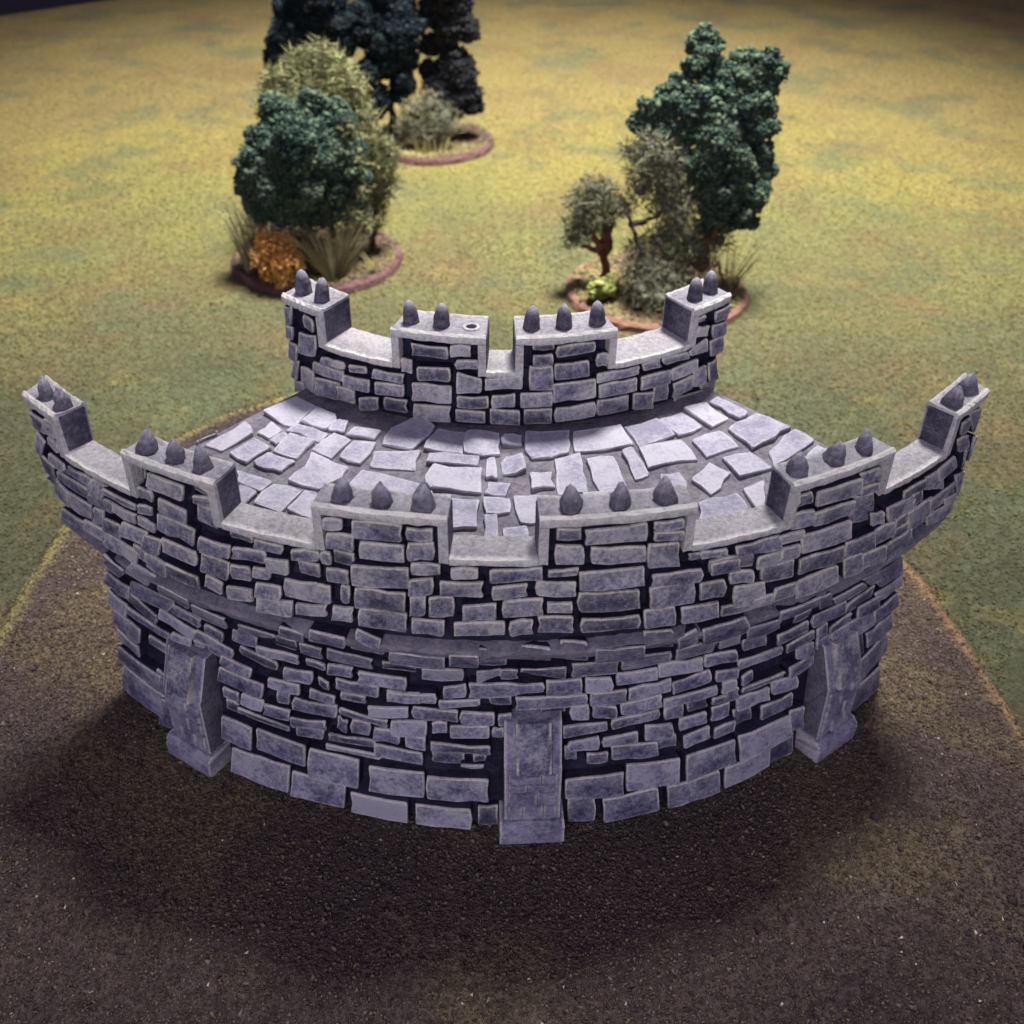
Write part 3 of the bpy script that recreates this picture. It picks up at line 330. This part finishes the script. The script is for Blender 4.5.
def spike(R, adeg, zt, h, w, rough, parent):
    b = MB(); n = 7 if rough > 1 else 10; base = pol(R, R2(adeg), zt-.0025)
    lean = Vector((random.gauss(0, .05), random.gauss(0, .05), 0))*h
    rows = []; ph = random.random()*6
    prof = [(1.08,0,0),(1.05,.08,.1),(1.0,.25,.15),(.96,.45,.1),(.80,.70,.3),(.52,.90,.9),(.20,1.0,1)]
    if rough > 1: prof = [(1.10,0,0),(1.06,.08,.15),(1.0,.28,.3),(.88,.48,.3),(.60,.72,.7),(.34,.92,1),(.14,1.0,1)]
    facet = [1+random.gauss(0, .07*rough) for _ in range(n)]
    for s, t, e in prof:
        row = []
        for i in range(n):
            a = ph+2*math.pi*i/n
            r = w/2*s*facet[i]*(1+random.gauss(0, .05*rough))
            row.append(b.vert(base+Vector((math.cos(a)*r, math.sin(a)*r, h*t*(1+random.gauss(0, .03*rough))))+lean*t, e, .5+random.gauss(0, .15)))
        rows.append(row)
    for p, q in zip(rows, rows[1:]):
        for i in range(n): b.face((p[i], p[(i+1) % n], q[(i+1) % n], q[i]))
    b.face(rows[-1]); b.face(rows[0][::-1])
    return b.build('spike', M_SPIKE, parent, smooth=rough < .5)
for a in (-45.3,-42.7,-31.4,-28.5,-25.7,-13.6,-10.4,-7.2,4.05,7.85,11.5,23.3,27.0,30.3,42.5,45.4):
    spike(1.297, a, .886, random.uniform(.042, .049), random.uniform(.035, .040), 1.4, outer)
for a in (-42.2,-37.3,-18.0,-12.3,4.0,9.9,16.2,38.0,42.4):
    spike(.690, a, .917, random.uniform(.052, .057), .035, .45, inner)
# empty socket where one spike is missing
b = MB(); base = pol(.690, R2(-6.8), .917); n = 12; rws = []
for r, z, e in ((.019,-.002,.2),(.0175,.0025,.5),(.0115,.003,.6),(.0105,.0012,0)):
    rws.append([b.vert(base+Vector((math.cos(6.283*i/n)*r*1.1, math.sin(6.283*i/n)*r, z)), e, .5) for i in range(n)])
for k_, (p, q) in enumerate(zip(rws, rws[1:])):
    for i in range(n): b.face((p[i], p[(i+1) % n], q[(i+1) % n], q[i]), 0)
b.face(rws[-1], 1)
b.build('socket', [M_RIM, M_CORE], inner)

# deck: bed slab and crazy paving
mb = MB()
ring(mb, [(.62,.502),(1.2595,.502),(1.2595,.684),(.62,.684)], m=1, half=DECK_HL)
for P in DATA['DECK']:
    pts = [Vector((P[i]/1000, P[i+1]/1000)) for i in range(0, len(P), 2)]
    ok = []
    for p in pts:
        r = p.length; a = math.atan2(p.x, -p.y); L = DECK_HL-.001
        r = min(max(r, .725), 1.257); a = max(-L, min(L, a)); ok.append(Vector((r*math.sin(a), -r*math.cos(a))))
    c = sum(ok, Vector((0, 0)))/len(ok)
    ok = [p+(p-c).normalized()*.0005 for p in ok]
    ok.sort(key=lambda p: math.atan2(p.y-c.y, p.x-c.x))
    stone(mb, ok, lambda x, y, h: Vector((x, y, .684+h)), -.006, random.gauss(.009, .0014), 0, bevel=.007, tone=random.gauss(.52, .15), jit=.003, up=False)
mb.build('deck', [M_PAVE, M_BED], tower)

# three sloped buttresses at the foot of the wall
def buttress(adeg):
    e = bpy.data.objects.new('tmp', None)
    def X(u, r, z):                                    # u sideways, r radial, z up, turned to the buttress azimuth
        a = R2(adeg); return pol(r, a, z)+Vector((math.cos(a), math.sin(a), 0))*u
    def block(b, u0, u1, prof, m=0, wear=None, jit=.0012, side=0):
        k = len(prof); L = []; tn = random.gauss(.5, .05 if side else .20)
        for u in (u0, u1):
            L.append([b.vert(X(u+random.uniform(-jit, jit), r+random.uniform(-jit, jit), z+random.uniform(-jit, jit)), wear[j] if wear else .3, tn) for j, (r, z) in enumerate(prof)])
        # a bevelled edge ring on each side carries the worn paint
        I = []
        cx = sum(p[0] for p in prof)/k; cz = sum(p[1] for p in prof)/k
        for u, s in ((u0, 1), (u1, -1)):
            I.append([b.vert(X(u+s*.007, r+(.002 if r > cx else 0), z), .0, .5) for r, z in prof])
        for j in range(k):
            j2 = (j+1) % k
            b.face((L[0][j], L[0][j2], I[0][j2], I[0][j]), m); b.face((I[0][j], I[0][j2], I[1][j2], I[1][j]), m); b.face((I[1][j], I[1][j2], L[1][j2], L[1][j]), m)
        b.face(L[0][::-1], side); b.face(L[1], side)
    b = MB()
    block(b, -.060, .060, [(1.20,.0),(1.3142,.0),(1.311,.218),(1.307,.226),(1.274,.326),(1.20,.332)], wear=[0,.7,.9,1,.9,0], side=1)  # side faces take the dark material: their shadow is painted in
    # coursed face: shallow raised panels
    zz = .064
    for h, cuts in ((.044,(-.053,-.020,.024,.053)), (.044,(-.053,.010,.053)), (.026,(-.053,-.012,.053)), (.028,(-.053,.018,.053))):
        for c0, c1 in zip(cuts, cuts[1:]):
            block(b, c0+.0014, c1-.0014, [(1.30,zz),(1.3192+random.gauss(0,.0015),zz+.0015),(1.3172+random.gauss(0,.0012),zz+h-.0045),(1.30,zz+h-.003)], wear=[0,.2,.7,0], jit=.0008)
        zz += h
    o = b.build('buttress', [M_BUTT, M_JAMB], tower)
    b = MB()
    block(b, -.070, .070, [(1.20,0),(1.334,0),(1.334,.036),(1.327,.041),(1.333,.047),(1.320,.058),(1.20,.060)], wear=[0,.6,.9,.2,1,1,0])
    b.build('plinth', M_BUTT, o)
    b = MB()
    def S(t, lift): return (1.3072+(1.274-1.3072)*t+.95*lift, .226+(.326-.226)*t+.31*lift)
    block(b, -.036, .036, [S(-.16,-.006), S(-.13,.015), S(.5,.016), S(1.0,.015), S(1.02,-.006)], wear=[0,1,.2,1,0])
    b.build('cap_slab', M_STONEP, o)
    bpy.data.objects.remove(e)
for a in (1.85, -34.1, 35.75): buttress(a)

# ------------------------------------------------------------------ board, mat, floor
def sheet(name, outline, top, bot, mats, bevel=0.0, inner_rings=()):
    b = MB(); n = len(outline); c = Vector((sum(p[0] for p in outline)/n, sum(p[1] for p in outline)/n))
    def inset(p, d):
        v = Vector(p)-c; l = v.length; return c+v*(1-d/l)
    rows = [[b.vert((p[0], p[1], bot), 1) for p in outline]]
    if bevel: rows.append([b.vert((*inset(p, bevel*.4*random.uniform(.7,1.3)), bot+(top-bot)*.6), 1) for p in outline])
    rows.append([b.vert((*inset(p, bevel), top), .8) for p in outline])
    for d in inner_rings: rows.append([b.vert((*inset(p, d*random.uniform(.8,1.2)), top), 0) for p in outline])
    for p, q in zip(rows, rows[1:]):
        for i in range(n): b.face((p[i], p[(i+1) % n], q[(i+1) % n], q[i]))
    b.face(rows[-1]); b.face(rows[0][::-1])
    return b.build(name, mats)

BZ = -.032
# rounded board under the tower (tower-relative points measured on its rim)
ctrl = [(-1.36,-2.6),(-1.36,-1.4),(-1.352,-.6),(-1.345,-.4),(-1.33,-.17),(-1.255,.07),(-1.12,.275),(-.99,.43),(-.86,.53),(-.72,.615),(-.5,.69),(-.2,.73),(.15,.72),(.45,.62),(.7,.44),(.9,.2),(1.06,-.02),(1.195,-.30),(1.25,-.51),(1.285,-.78),(1.31,-1.05),(1.33,-1.6),(1.33,-2.6)]
out = []
for i in range(len(ctrl)-1):
    p0 = Vector(ctrl[max(i-1, 0)]); p1 = Vector(ctrl[i]); p2 = Vector(ctrl[i+1]); p3 = Vector(ctrl[min(i+2, len(ctrl)-1)])
    for t in (0, .25, .5, .75):
        q = .5*((2*p1)+(-p0+p2)*t+(2*p0-5*p1+4*p2-p3)*t*t+(-p0+3*p1-3*p2+p3)*t**3)
        out.append((q.x+TC[0]+random.gauss(0, .002), q.y+TC[1]+random.gauss(0, .002)))
board_outline = out
board = sheet('base_board', out, 0.0-.0015, BZ+.001, M_BOARD, .032, (.075,))
board['label'] = 'brown flocked base board with rounded back edge lying under the castle bastion'; board['category'] = 'board'

MZ = BZ
mo = [(-4.9,8.343),(-3.73,9.38),(4.5,16.7),(13,16.7),(13,-3),(-4.9,-3)]
b = MB(); t_ = [b.vert((x, y, MZ)) for x, y in mo]; u_ = [b.vert((x, y, MZ-.012)) for x, y in mo]
b.face(t_); b.face(u_[::-1])
for i in range(len(mo)): b.face((u_[i], u_[(i+1) % len(mo)], t_[(i+1) % len(mo)], t_[i]))
g = b.build('ground', M_MAT); g['kind'] = 'structure'
b = MB(); b.face([b.vert(p) for p in ((-40,-20,-1.2),(40,-20,-1.2),(40,60,-1.2),(-40,60,-1.2))])
f = b.build('floor', M_FLOOR); f['kind'] = 'structure'

# crumbs of flock standing on board and mat (uncountable)
def in_poly(pts, poly):
    x, y = pts[:, 0], pts[:, 1]; r = np.zeros(len(pts), bool); P = np.array(poly)
    for i in range(len(P)):
        a, bb = P[i], P[i-1]
        if a[1] == bb[1]: continue
        hit = ((a[1] > y) != (bb[1] > y)) & (x < (bb[0]-a[0])*(y-a[1])/(bb[1]-a[1])+a[0]); r ^= hit
    return r
def crumbs(name, pts, size, z, tone, material):
    n = len(pts)
    base = np.array([[1,0,-.45],[-.5,.87,-.45],[-.5,-.87,-.45],[0,0,.9]])
    ang = rng.uniform(0, 6.283, n); tl = rng.normal(0, .55, (n, 2)); sc = size*rng.lognormal(0, .35, n)
    ca, sa = np.cos(ang), np.sin(ang)
    V = np.repeat(base[None], n, 0)*np.stack([rng.uniform(.7,1.7,n), rng.uniform(.6,1.1,n), rng.uniform(.4,.9,n)], 1)[:, None, :]
    x = V[..., 0]; y = V[..., 1]; zz = V[..., 2]
    zz, x = zz+tl[:, :1]*x, x-tl[:, :1]*zz
    X = x*ca[:, None]-y*sa[:, None]; Y = x*sa[:, None]+y*ca[:, None]
    V = np.stack([X, Y, zz], -1)*sc[:, None, None]+np.concatenate([pts, np.full((n, 1), z)+sc[:, None]*.25], 1)[:, None, :]
    F = (np.array([[0,1,3],[1,2,3],[2,0,3],[0,2,1]])[None]+(np.arange(n)*4)[:, None, None]).reshape(-1, 3)
    me = bpy.data.meshes.new(name); me.vertices.add(n*4); me.vertices.foreach_set('co', V.reshape(-1))
    me.loops.add(len(F)*3); me.loops.foreach_set('vertex_index', F.reshape(-1).astype(np.int32))
    me.polygons.add(len(F)); me.polygons.foreach_set('loop_start', (np.arange(len(F))*3).astype(np.int32)); me.polygons.foreach_set('loop_total', np.full(len(F), 3, np.int32))
    me.update(); a = me.attributes.new('tone', 'FLOAT', 'POINT'); a.data.foreach_set('value', np.repeat(tone, 4).astype(np.float32))
    me.validate()
    o = link(name, me, material); o['kind'] = 'stuff'; return o
def patch(p):      # slow mottling of the flock
    x, y = p[:, 0], p[:, 1]
    return .5+.16*np.sin(3.1*x+1.3*np.sin(2.2*y))+.14*np.sin(4.3*y-2*x+1)+.10*np.sin(9*x+5*y)+.08*np.sin(13*y-7*x)
p = np.stack([rng.uniform(-1.6, 1.5, 190000), rng.uniform(.75, 3.7, 190000)], 1)
inb = in_poly(p, board_outline)
rel = p-np.array(TC[:2]); rr = np.hypot(rel[:, 0], rel[:, 1]); az = np.arctan2(rel[:, 0], -rel[:, 1])
under = (rr < 1.285) & (rr > .6) & (np.abs(az) < R2(47))
rim_in = in_poly(p, [(TC[0]+(q[0]-TC[0])*.962, TC[1]-.6+(q[1]-TC[1]+.6)*.962) for q in board_outline])
pb = p[inb & ~under & (rim_in | (rng.random(len(p)) < .4))]
tn = np.clip(.36*patch(pb)+.50*rng.random(len(pb))**1.5+.10, 0, .93); tn[rng.random(len(tn)) < .004] = 1.0
crumbs('board_crumbs', pb, .0032, -.001, tn, M_EARTH)
p = np.stack([rng.uniform(-4.2, 4.6, 420000), rng.uniform(1.2, 8.5, 420000)], 1)
p = p[rng.random(len(p)) < np.clip(1.25-(p[:, 1]-2)/6.5, .0, 1)**1.5]
p = p[(np.abs(p[:, 0]) < .25+.52*p[:, 1]) & ~in_poly(p, board_outline)]
tn = np.clip(.5*patch(p*.8+3)+.32*rng.random(len(p))+.07*(p[:, 1]-3), 0, 1)
crumbs('mat_crumbs', p, .0036, MZ+.001, tn, M_GRASSC)

# ------------------------------------------------------------------ tree stands
def icos(sub=1):
    bm = bmesh.new(); bmesh.ops.create_icosphere(bm, subdivisions=sub, radius=1)
    v = np.array([x.co[:] for x in bm.verts]); f = np.array([[q.index for q in fc.verts] for fc in bm.faces]); bm.free(); return v, f
IV, IF = icos(1); OV = np.array([[1,0,0],[-1,0,0],[0,1,0],[0,-1,0],[0,0,1],[0,0,-1]], float)
OF = np.array([[0,2,4],[2,1,4],[1,3,4],[3,0,4],[2,0,5],[1,2,5],[3,1,5],[0,3,5]])
def soup(name, V, F, tone, material, parent):
    me = bpy.data.meshes.new(name); me.vertices.add(len(V)); me.vertices.foreach_set('co', V.reshape(-1))
    me.loops.add(len(F)*3); me.loops.foreach_set('vertex_index', F.reshape(-1).astype(np.int32))
    me.polygons.add(len(F)); me.polygons.foreach_set('loop_start', (np.arange(len(F))*3).astype(np.int32)); me.polygons.foreach_set('loop_total', np.full(len(F), 3, np.int32))
    me.update(); a = me.attributes.new('tone', 'FLOAT', 'POINT'); a.data.foreach_set('value', tone.astype(np.float32)); me.validate()
    return link(name, me, material, parent)
def crown(name, blobs, material, parent, kind='foam', dens=1.0, size=.0068, cores=True, spread=None):
    """foliage: blob cores hidden under many foam crumbs (or fibres) spread through the crown"""
    spread = spread or (.80 if kind == 'foam' else 1.0)
    Vs, Fs, Ts = [], [], []; off = 0
    jit = []
    for bx, by, bz, br in blobs:
        if kind == 'foam':
            k = rng.uniform(.88, 1.16); bx, by, bz = (bx+rng.normal(0, br*.15), by+rng.normal(0, br*.15), bz+rng.normal(0, br*.15)); br = br*k
        jit.append((bx, by, bz, br))
        if kind == 'foam' and br > 28:
            for _ in range(9):
                d = rng.normal(size=3); d /= np.linalg.norm(d); k = rng.uniform(.30, .52)
                jit.append((bx+d[0]*br*.78, by+d[1]*br*.78, bz+d[2]*br*.78, br*k))
    for bx, by, bz, br in jit:
        c = np.array([bx, by, bz])/1000; r = br/1000*spread
        bt = rng.normal(.45, .12)
        if cores:
            v = IV*(r*(.74 if kind == 'foam' else .55))*(1+rng.normal(0, .08, (len(IV), 1)))+c
            Vs.append(v); Fs.append(IF+off); Ts.append(np.full(len(v), .05)); off += len(v)
        n = int(dens*900*(r/.08)**2*(.016/size)**1.2)+12
        d = rng.normal(size=(n, 3)); d /= np.linalg.norm(d, axis=1, keepdims=True)
        lump = 1+.16*np.sin(d[:, 0]*6+bx)*np.sin(d[:, 1]*6+by)+.12*np.sin(d[:, 2]*9+bz)
        pos = c+d*(r*lump*rng.uniform(.72, 1.05, n))[:, None]
        if kind == 'foam':
            s = size*rng.lognormal(-.2, .4, n)
            q = rng.normal(size=(n, 3, 3)); q, _ = np.linalg.qr(q)
            b0 = OV[None]*(s[:, None]*rng.uniform(.5, 1.1, (n, 6)))[..., None]
            v = np.einsum('nij,nkj->nki', q, b0)+pos[:, None]
            Vs.append(v.reshape(-1, 3)); Fs.append((OF[None]+(np.arange(n)*6)[:, None, None]).reshape(-1, 3)+off)
            t = np.clip(bt+rng.normal(0, .16, n)+.35*(s/size-.8), 0, 1); Ts.append(np.repeat(t, 6)); off += n*6
        else:
            L = size*rng.lognormal(.1, .35, n); w = .0022 if kind == 'fibre' else size*.45
            a = d*.6+rng.normal(size=(n, 3))*.8; a /= np.linalg.norm(a, axis=1, keepdims=True)
            sd = np.cross(a, rng.normal(size=(n, 3))); sd /= np.linalg.norm(sd, axis=1, keepdims=True)
            m_ = pos+a*(L*.55)[:, None]+np.array([0, 0, -.002])
            v = np.stack([pos-sd*w, pos+sd*w, m_+sd*w*.8, pos+a*L[:, None]], 1)
            f4 = np.array([[0,1,2],[0,2,3]])
            Vs.append(v.reshape(-1, 3)); Fs.append((f4[None]+(np.arange(n)*4)[:, None, None]).reshape(-1, 3)+off)
            t = np.clip(bt+rng.normal(0, .2, n), 0, 1); Ts.append(np.repeat(t, 4)); off += n*4
    return soup(name, np.concatenate(Vs), np.concatenate(Fs), np.concatenate(Ts), material, parent)

def tube(mb, pts, r0, r1, n=7, wob=.12):
    pts = [Vector(p) for p in pts]; rows = []
    for i, p in enumerate(pts):
        d = (pts[min(i+1, len(pts)-1)]-pts[max(i-1, 0)]).normalized()
        u = d.orthogonal().normalized(); w = d.cross(u); r = r0+(r1-r0)*i/(len(pts)-1)
        rows.append([mb.vert(p+(u*math.cos(6.283*k/n)+w*math.sin(6.283*k/n))*r*(1+random.gauss(0, wob)), 0, .5) for k in range(n)])
    for a, b in zip(rows, rows[1:]):
        for i in range(n): mb.face((a[i], a[(i+1) % n], b[(i+1) % n], b[i]))
    mb.face(rows[0][::-1]); mb.face(rows[-1])
def smooth_path(pts, k=5, wob=.006):
    pts = [Vector(p) for p in pts]; out = []
    for a, b in zip(pts, pts[1:]):
        for i in range(k): out.append(a.lerp(b, i/k)+Vector((random.gauss(0, wob), random.gauss(0, wob), 0)))
    return out+[pts[-1]]
def V3(p): return (p[0]/1000, p[1]/1000, p[2]/1000)
def disc(parent, R, rim_mat, seed):
    b = MB(); n = 64; rs = [(R,0),(R*1.0,.006),(R*.985,.026),(R*.95,.037),(R*.88,.036)]
    rows = []
    for r, z in rs:
        rows.append([b.vert((math.cos(6.283*i/n)*r*(1+random.gauss(0,.006)), math.sin(6.283*i/n)*r*(1+random.gauss(0,.006)), z), 0, .5) for i in range(n)])
    for p_, q in zip(rows, rows[1:]):
        for i in range(n): b.face((p_[i], p_[(i+1) % n], q[(i+1) % n], q[i]))
    b.face(rows[-1]); b.face(rows[0][::-1])
    d = b.build('base_disc', rim_mat, parent)
    a = rng.uniform(0, 6.283, 5200); r = R*.93*np.sqrt(rng.random(5200))
    p = np.stack([r*np.cos(a), r*np.sin(a)], 1)
    t = np.clip(.35+.25*np.sin(p[:, 0]*11+seed)+.25*np.sin(p[:, 1]*13+seed*2)+rng.normal(0, .12, 5200), 0, 1)
    k = crumbs('ground_cover', p, .009, .034, t, M_FLOCK); k.parent = parent
    return d
def tuft(name, base, h, spread, n, material, parent, w=.0035, lean=(0, 0)):
    Vs, Fs, Ts = [], [], []
    for i in range(n):
        a = rng.uniform(0, 6.283); k = rng.random()**.7*spread
        p0 = np.array(base)+np.array([math.cos(a), math.sin(a), 0])*rng.random()*.045
        p0[2] = base[2]
        d = np.array([math.cos(a)*k+lean[0], math.sin(a)*k+lean[1], 1.0]); hh = h*rng.uniform(.6, 1.05)
        s = np.array([-math.sin(a+1.3), math.cos(a+1.3), 0])*w
        prev = None; segs = 4; t = rng.random()
        for j in range(segs+1):
            q = j/segs; c = p0+d*hh*q+np.array([d[0], d[1], -.35*k])*hh*.35*q*q; ww = s*(1-q*.75)
            Vs += [c-ww, c+ww]; Ts += [t*.7+.3*q]*2
            if j: o = len(Vs)-4; Fs += [[o, o+1, o+3], [o, o+3, o+2]]
    return soup(name, np.array(Vs), np.array(Fs), np.array(Ts), material, parent)
GRP = 'round tree stands on the flocked mat'
def stand(x, y, R, rim, label, seed):
    e = empty('tree_stand', (x, y, MZ), label, 'tree stand', GRP); disc(e, R, rim, seed); return e
def trunk(name, paths, r0, r1, m, parent):
    b = MB()
    for p_ in paths: tube(b, smooth_path(p_), r0, r1)
    return b.build(name, m, parent)
PT = TREE['p']
# A: bushy teal and olive clump with orange shrub
A = stand(-.89, 4.56, .382, M_RIMBR, 'brown-rimmed tree stand with orange shrub and dry grass tuft before teal and olive trees', 1.0)
t = trunk('trunk', [[(-.02,-.06,.03),(-.01,-.06,.3),(.0,-.06,.6)], [(-.02,-.06,.2),(-.12,-.1,.4),(-.17,-.1,.5)]], .022, .009, M_BARK, A)
crown('crown', TREE['A_teal'], M_TEAL, t)
t = trunk('trunk', [[(.05,.17,.03),(.03,.18,.4),(.02,.18,.75)]], .018, .006, M_BARK, A)
crown('crown', TREE['A_olive'], M_OLIVE, t, 'fibre', 1.7, .030)
t = trunk('trunk', [[V3(p) for p in PT['A_trunk']], [V3(PT['A_trunk'][1]), (.2,.08,.5), (.2,.1,.68)]], .016, .006, M_BARK, A)
crown('crown', TREE['A_olive2'], M_OLIVE, t, 'fibre', 1.7, .030)
crown('moss_clump', TREE['A_mix'], M_OLIVE, A, 'fibre', .9, .026)
crown('orange_shrub', TREE['A_orange'], M_ORANGE, A, 'leaf', .75, .014, cores=False, spread=1.15)
crown('shrub', TREE['A_under'], M_GREY, A, 'fibre', 1.2, .028)
tuft('grass_tuft', (.115,-.26,.035), .25, .62, 240, M_STRAW, A)
tuft('dry_tuft', (-.235,-.19,.035), .30, .22, 90, M_STRAW, A, lean=(-.02, 0))
tuft('pale_tuft', (-.25,-.16,.15), .16, .5, 14, M_PALE, A, .005, (-.55, -.1))
tuft('pale_tuft', (.25,-.18,.035), .09, .6, 9, M_PALE, A, .005, (-.6, -.3))
# B: dark blue-black and plum trees far behind
B = stand(-.50, 6.18, .372, M_RIMBR, 'furthest tree stand with tall blue-black and plum-black trees above a thin brown rim', 2.0)
t = trunk('trunk', [[V3(p) for p in PT['B_trunk']]+[(-.19,-.03,.7)]], .022, .010, M_BARK, B); crown('crown', TREE['B_c'], M_NIGHT, t, dens=.8, spread=.95)
t = trunk('trunk', [[(-.27,-.03,.03),(-.42,-.05,.4),(-.55,-.06,.75)]], .02, .008, M_BARK, B); crown('crown', TREE['B_l'], M_NIGHT, t, dens=.8, spread=.95)
t = trunk('trunk', [[(.10,.02,.03),(.08,.02,.4),(.09,.02,.8)]], .018, .008, M_BARK, B); crown('crown', TREE['B_r'], M_PLUM, t, dens=.8, spread=.95)
crown('shrub', TREE['B_bush'], M_GREY, B, 'fibre', 1.1, .028)
trunk('orange_twig', [[(.01,-.15,.1),(.0,-.16,.27),(-.02,-.15,.36)], [(.0,-.16,.2),(.04,-.16,.33)]], .014, .006, M_BARKR, B)
tuft('pale_tuft', (-.02,-.27,.035), .08, .7, 14, M_PALE, B, .005); tuft('pale_tuft', (.07,-.27,.035), .10, .6, 14, M_PALE, B, .005)
# C: tall teal tree with grey-olive tree and a small dwarf tree
Cc = stand(.605, 4.27, .39, M_RIMTAN, 'tan-rimmed tree stand with one tall teal tree and a small grey dwarf tree', 4.0)
t = trunk('trunk', [[V3(p) for p in PT['C_red']]+[(.22,.02,.5)]], .035, .010, M_BARKR, Cc); crown('crown', TREE['C_teal'], M_TEAL, t)
pb_ = [V3(p) for p in PT['C_branch']]
t = trunk('trunk', [[(-.06,.07,.03)]+pb_[:3], [pb_[1], pb_[3], pb_[4]], [pb_[3], (.06,.12,.40), (.08,.12,.5)]], .013, .006, M_BARK, Cc)
crown('crown', TREE['C_olive'], M_GREY, t, 'fibre', 1.6, .028)
q = [V3(p) for p in PT['C_trunk']]
t = trunk('trunk', [q, [q[1], (-.31,.02,.28)], [q[1], (-.20,.03,.30)], [q[1], (-.33,.02,.20)], [q[1], (-.24,.04,.33)]], .024, .006, M_BARKR, Cc)
crown('crown', TREE['C_small'], M_GREY, t, 'fibre', 1.5, .028)
crown('shrub', TREE['C_bush'], M_GREY, Cc, 'fibre', 1.3, .032)
crown('shrub', TREE['C_under'], M_GREY, Cc, 'fibre', 1.3, .030)
crown('lime_clump', TREE['C_lime'], M_LIME, Cc, 'foam', 1.0, .010)
tuft('dry_tuft', (.30,.0,.035), .2, .5, 40, M_STRAW, Cc)

# ------------------------------------------------------------------ light
w = bpy.data.worlds.new('World'); scene.world = w; w.use_nodes = True
bg = w.node_tree.nodes['Background']; bg.inputs['Color'].default_value = (.56,.48,.80,1); bg.inputs['Strength'].default_value = .28
def lamp(name, kind, loc, target, energy, color, **kw):
    l = bpy.data.lights.new(name, kind); l.energy = energy; l.color = color
    for k, v in kw.items(): setattr(l, k, v)
    o = bpy.data.objects.new(name, l); COL.objects.link(o); o.location = loc
    o.rotation_euler = (Vector(target)-Vector(loc)).to_track_quat('-Z', 'Y').to_euler(); return o
lamp('ceiling_spot', 'SPOT', (1.2, 5.35, 8.8), (.1, 5.7, 0), 13000, (1.0,.96,.94), spot_size=R2(64), spot_blend=1.0, shadow_soft_size=1.1)
lamp('front_fill', 'AREA', (-.4, -2.2, 2.3), (0, 2.6, .7), 68, (.92,.88,1.0), shape='RECTANGLE', size=2.2, size_y=1.2)  # soft light from the camera side, source out of view

# ------------------------------------------------------------------ camera
cd = bpy.data.cameras.new('camera'); cam = bpy.data.objects.new('camera', cd); COL.objects.link(cam); scene.camera = cam
cd.sensor_width = 36; cd.sensor_fit = 'HORIZONTAL'; cd.lens = 36*1079.8/1024; cd.clip_start = .05; cd.clip_end = 200
th, ro = R2(36.98), R2(-.788)
r = Vector((1,0,0)); u = Vector((0, math.sin(th), math.cos(th))); fw = Vector((0, math.cos(th), -math.sin(th)))
r2 = r*math.cos(ro)-u*math.sin(ro); u2 = r*math.sin(ro)+u*math.cos(ro)
cam.matrix_world = Matrix(((r2.x,u2.x,-fw.x,0),(r2.y,u2.y,-fw.y,0),(r2.z,u2.z,-fw.z,2.0),(0,0,0,1)))
cd.dof.use_dof = True; cd.dof.focus_distance = 2.15; cd.dof.aperture_fstop = 3.0

scene.view_settings.view_transform = 'Standard'; scene.view_settings.look = 'None'
scene.view_settings.exposure = 0; scene.view_settings.gamma = 1; scene.view_settings.use_curve_mapping = False
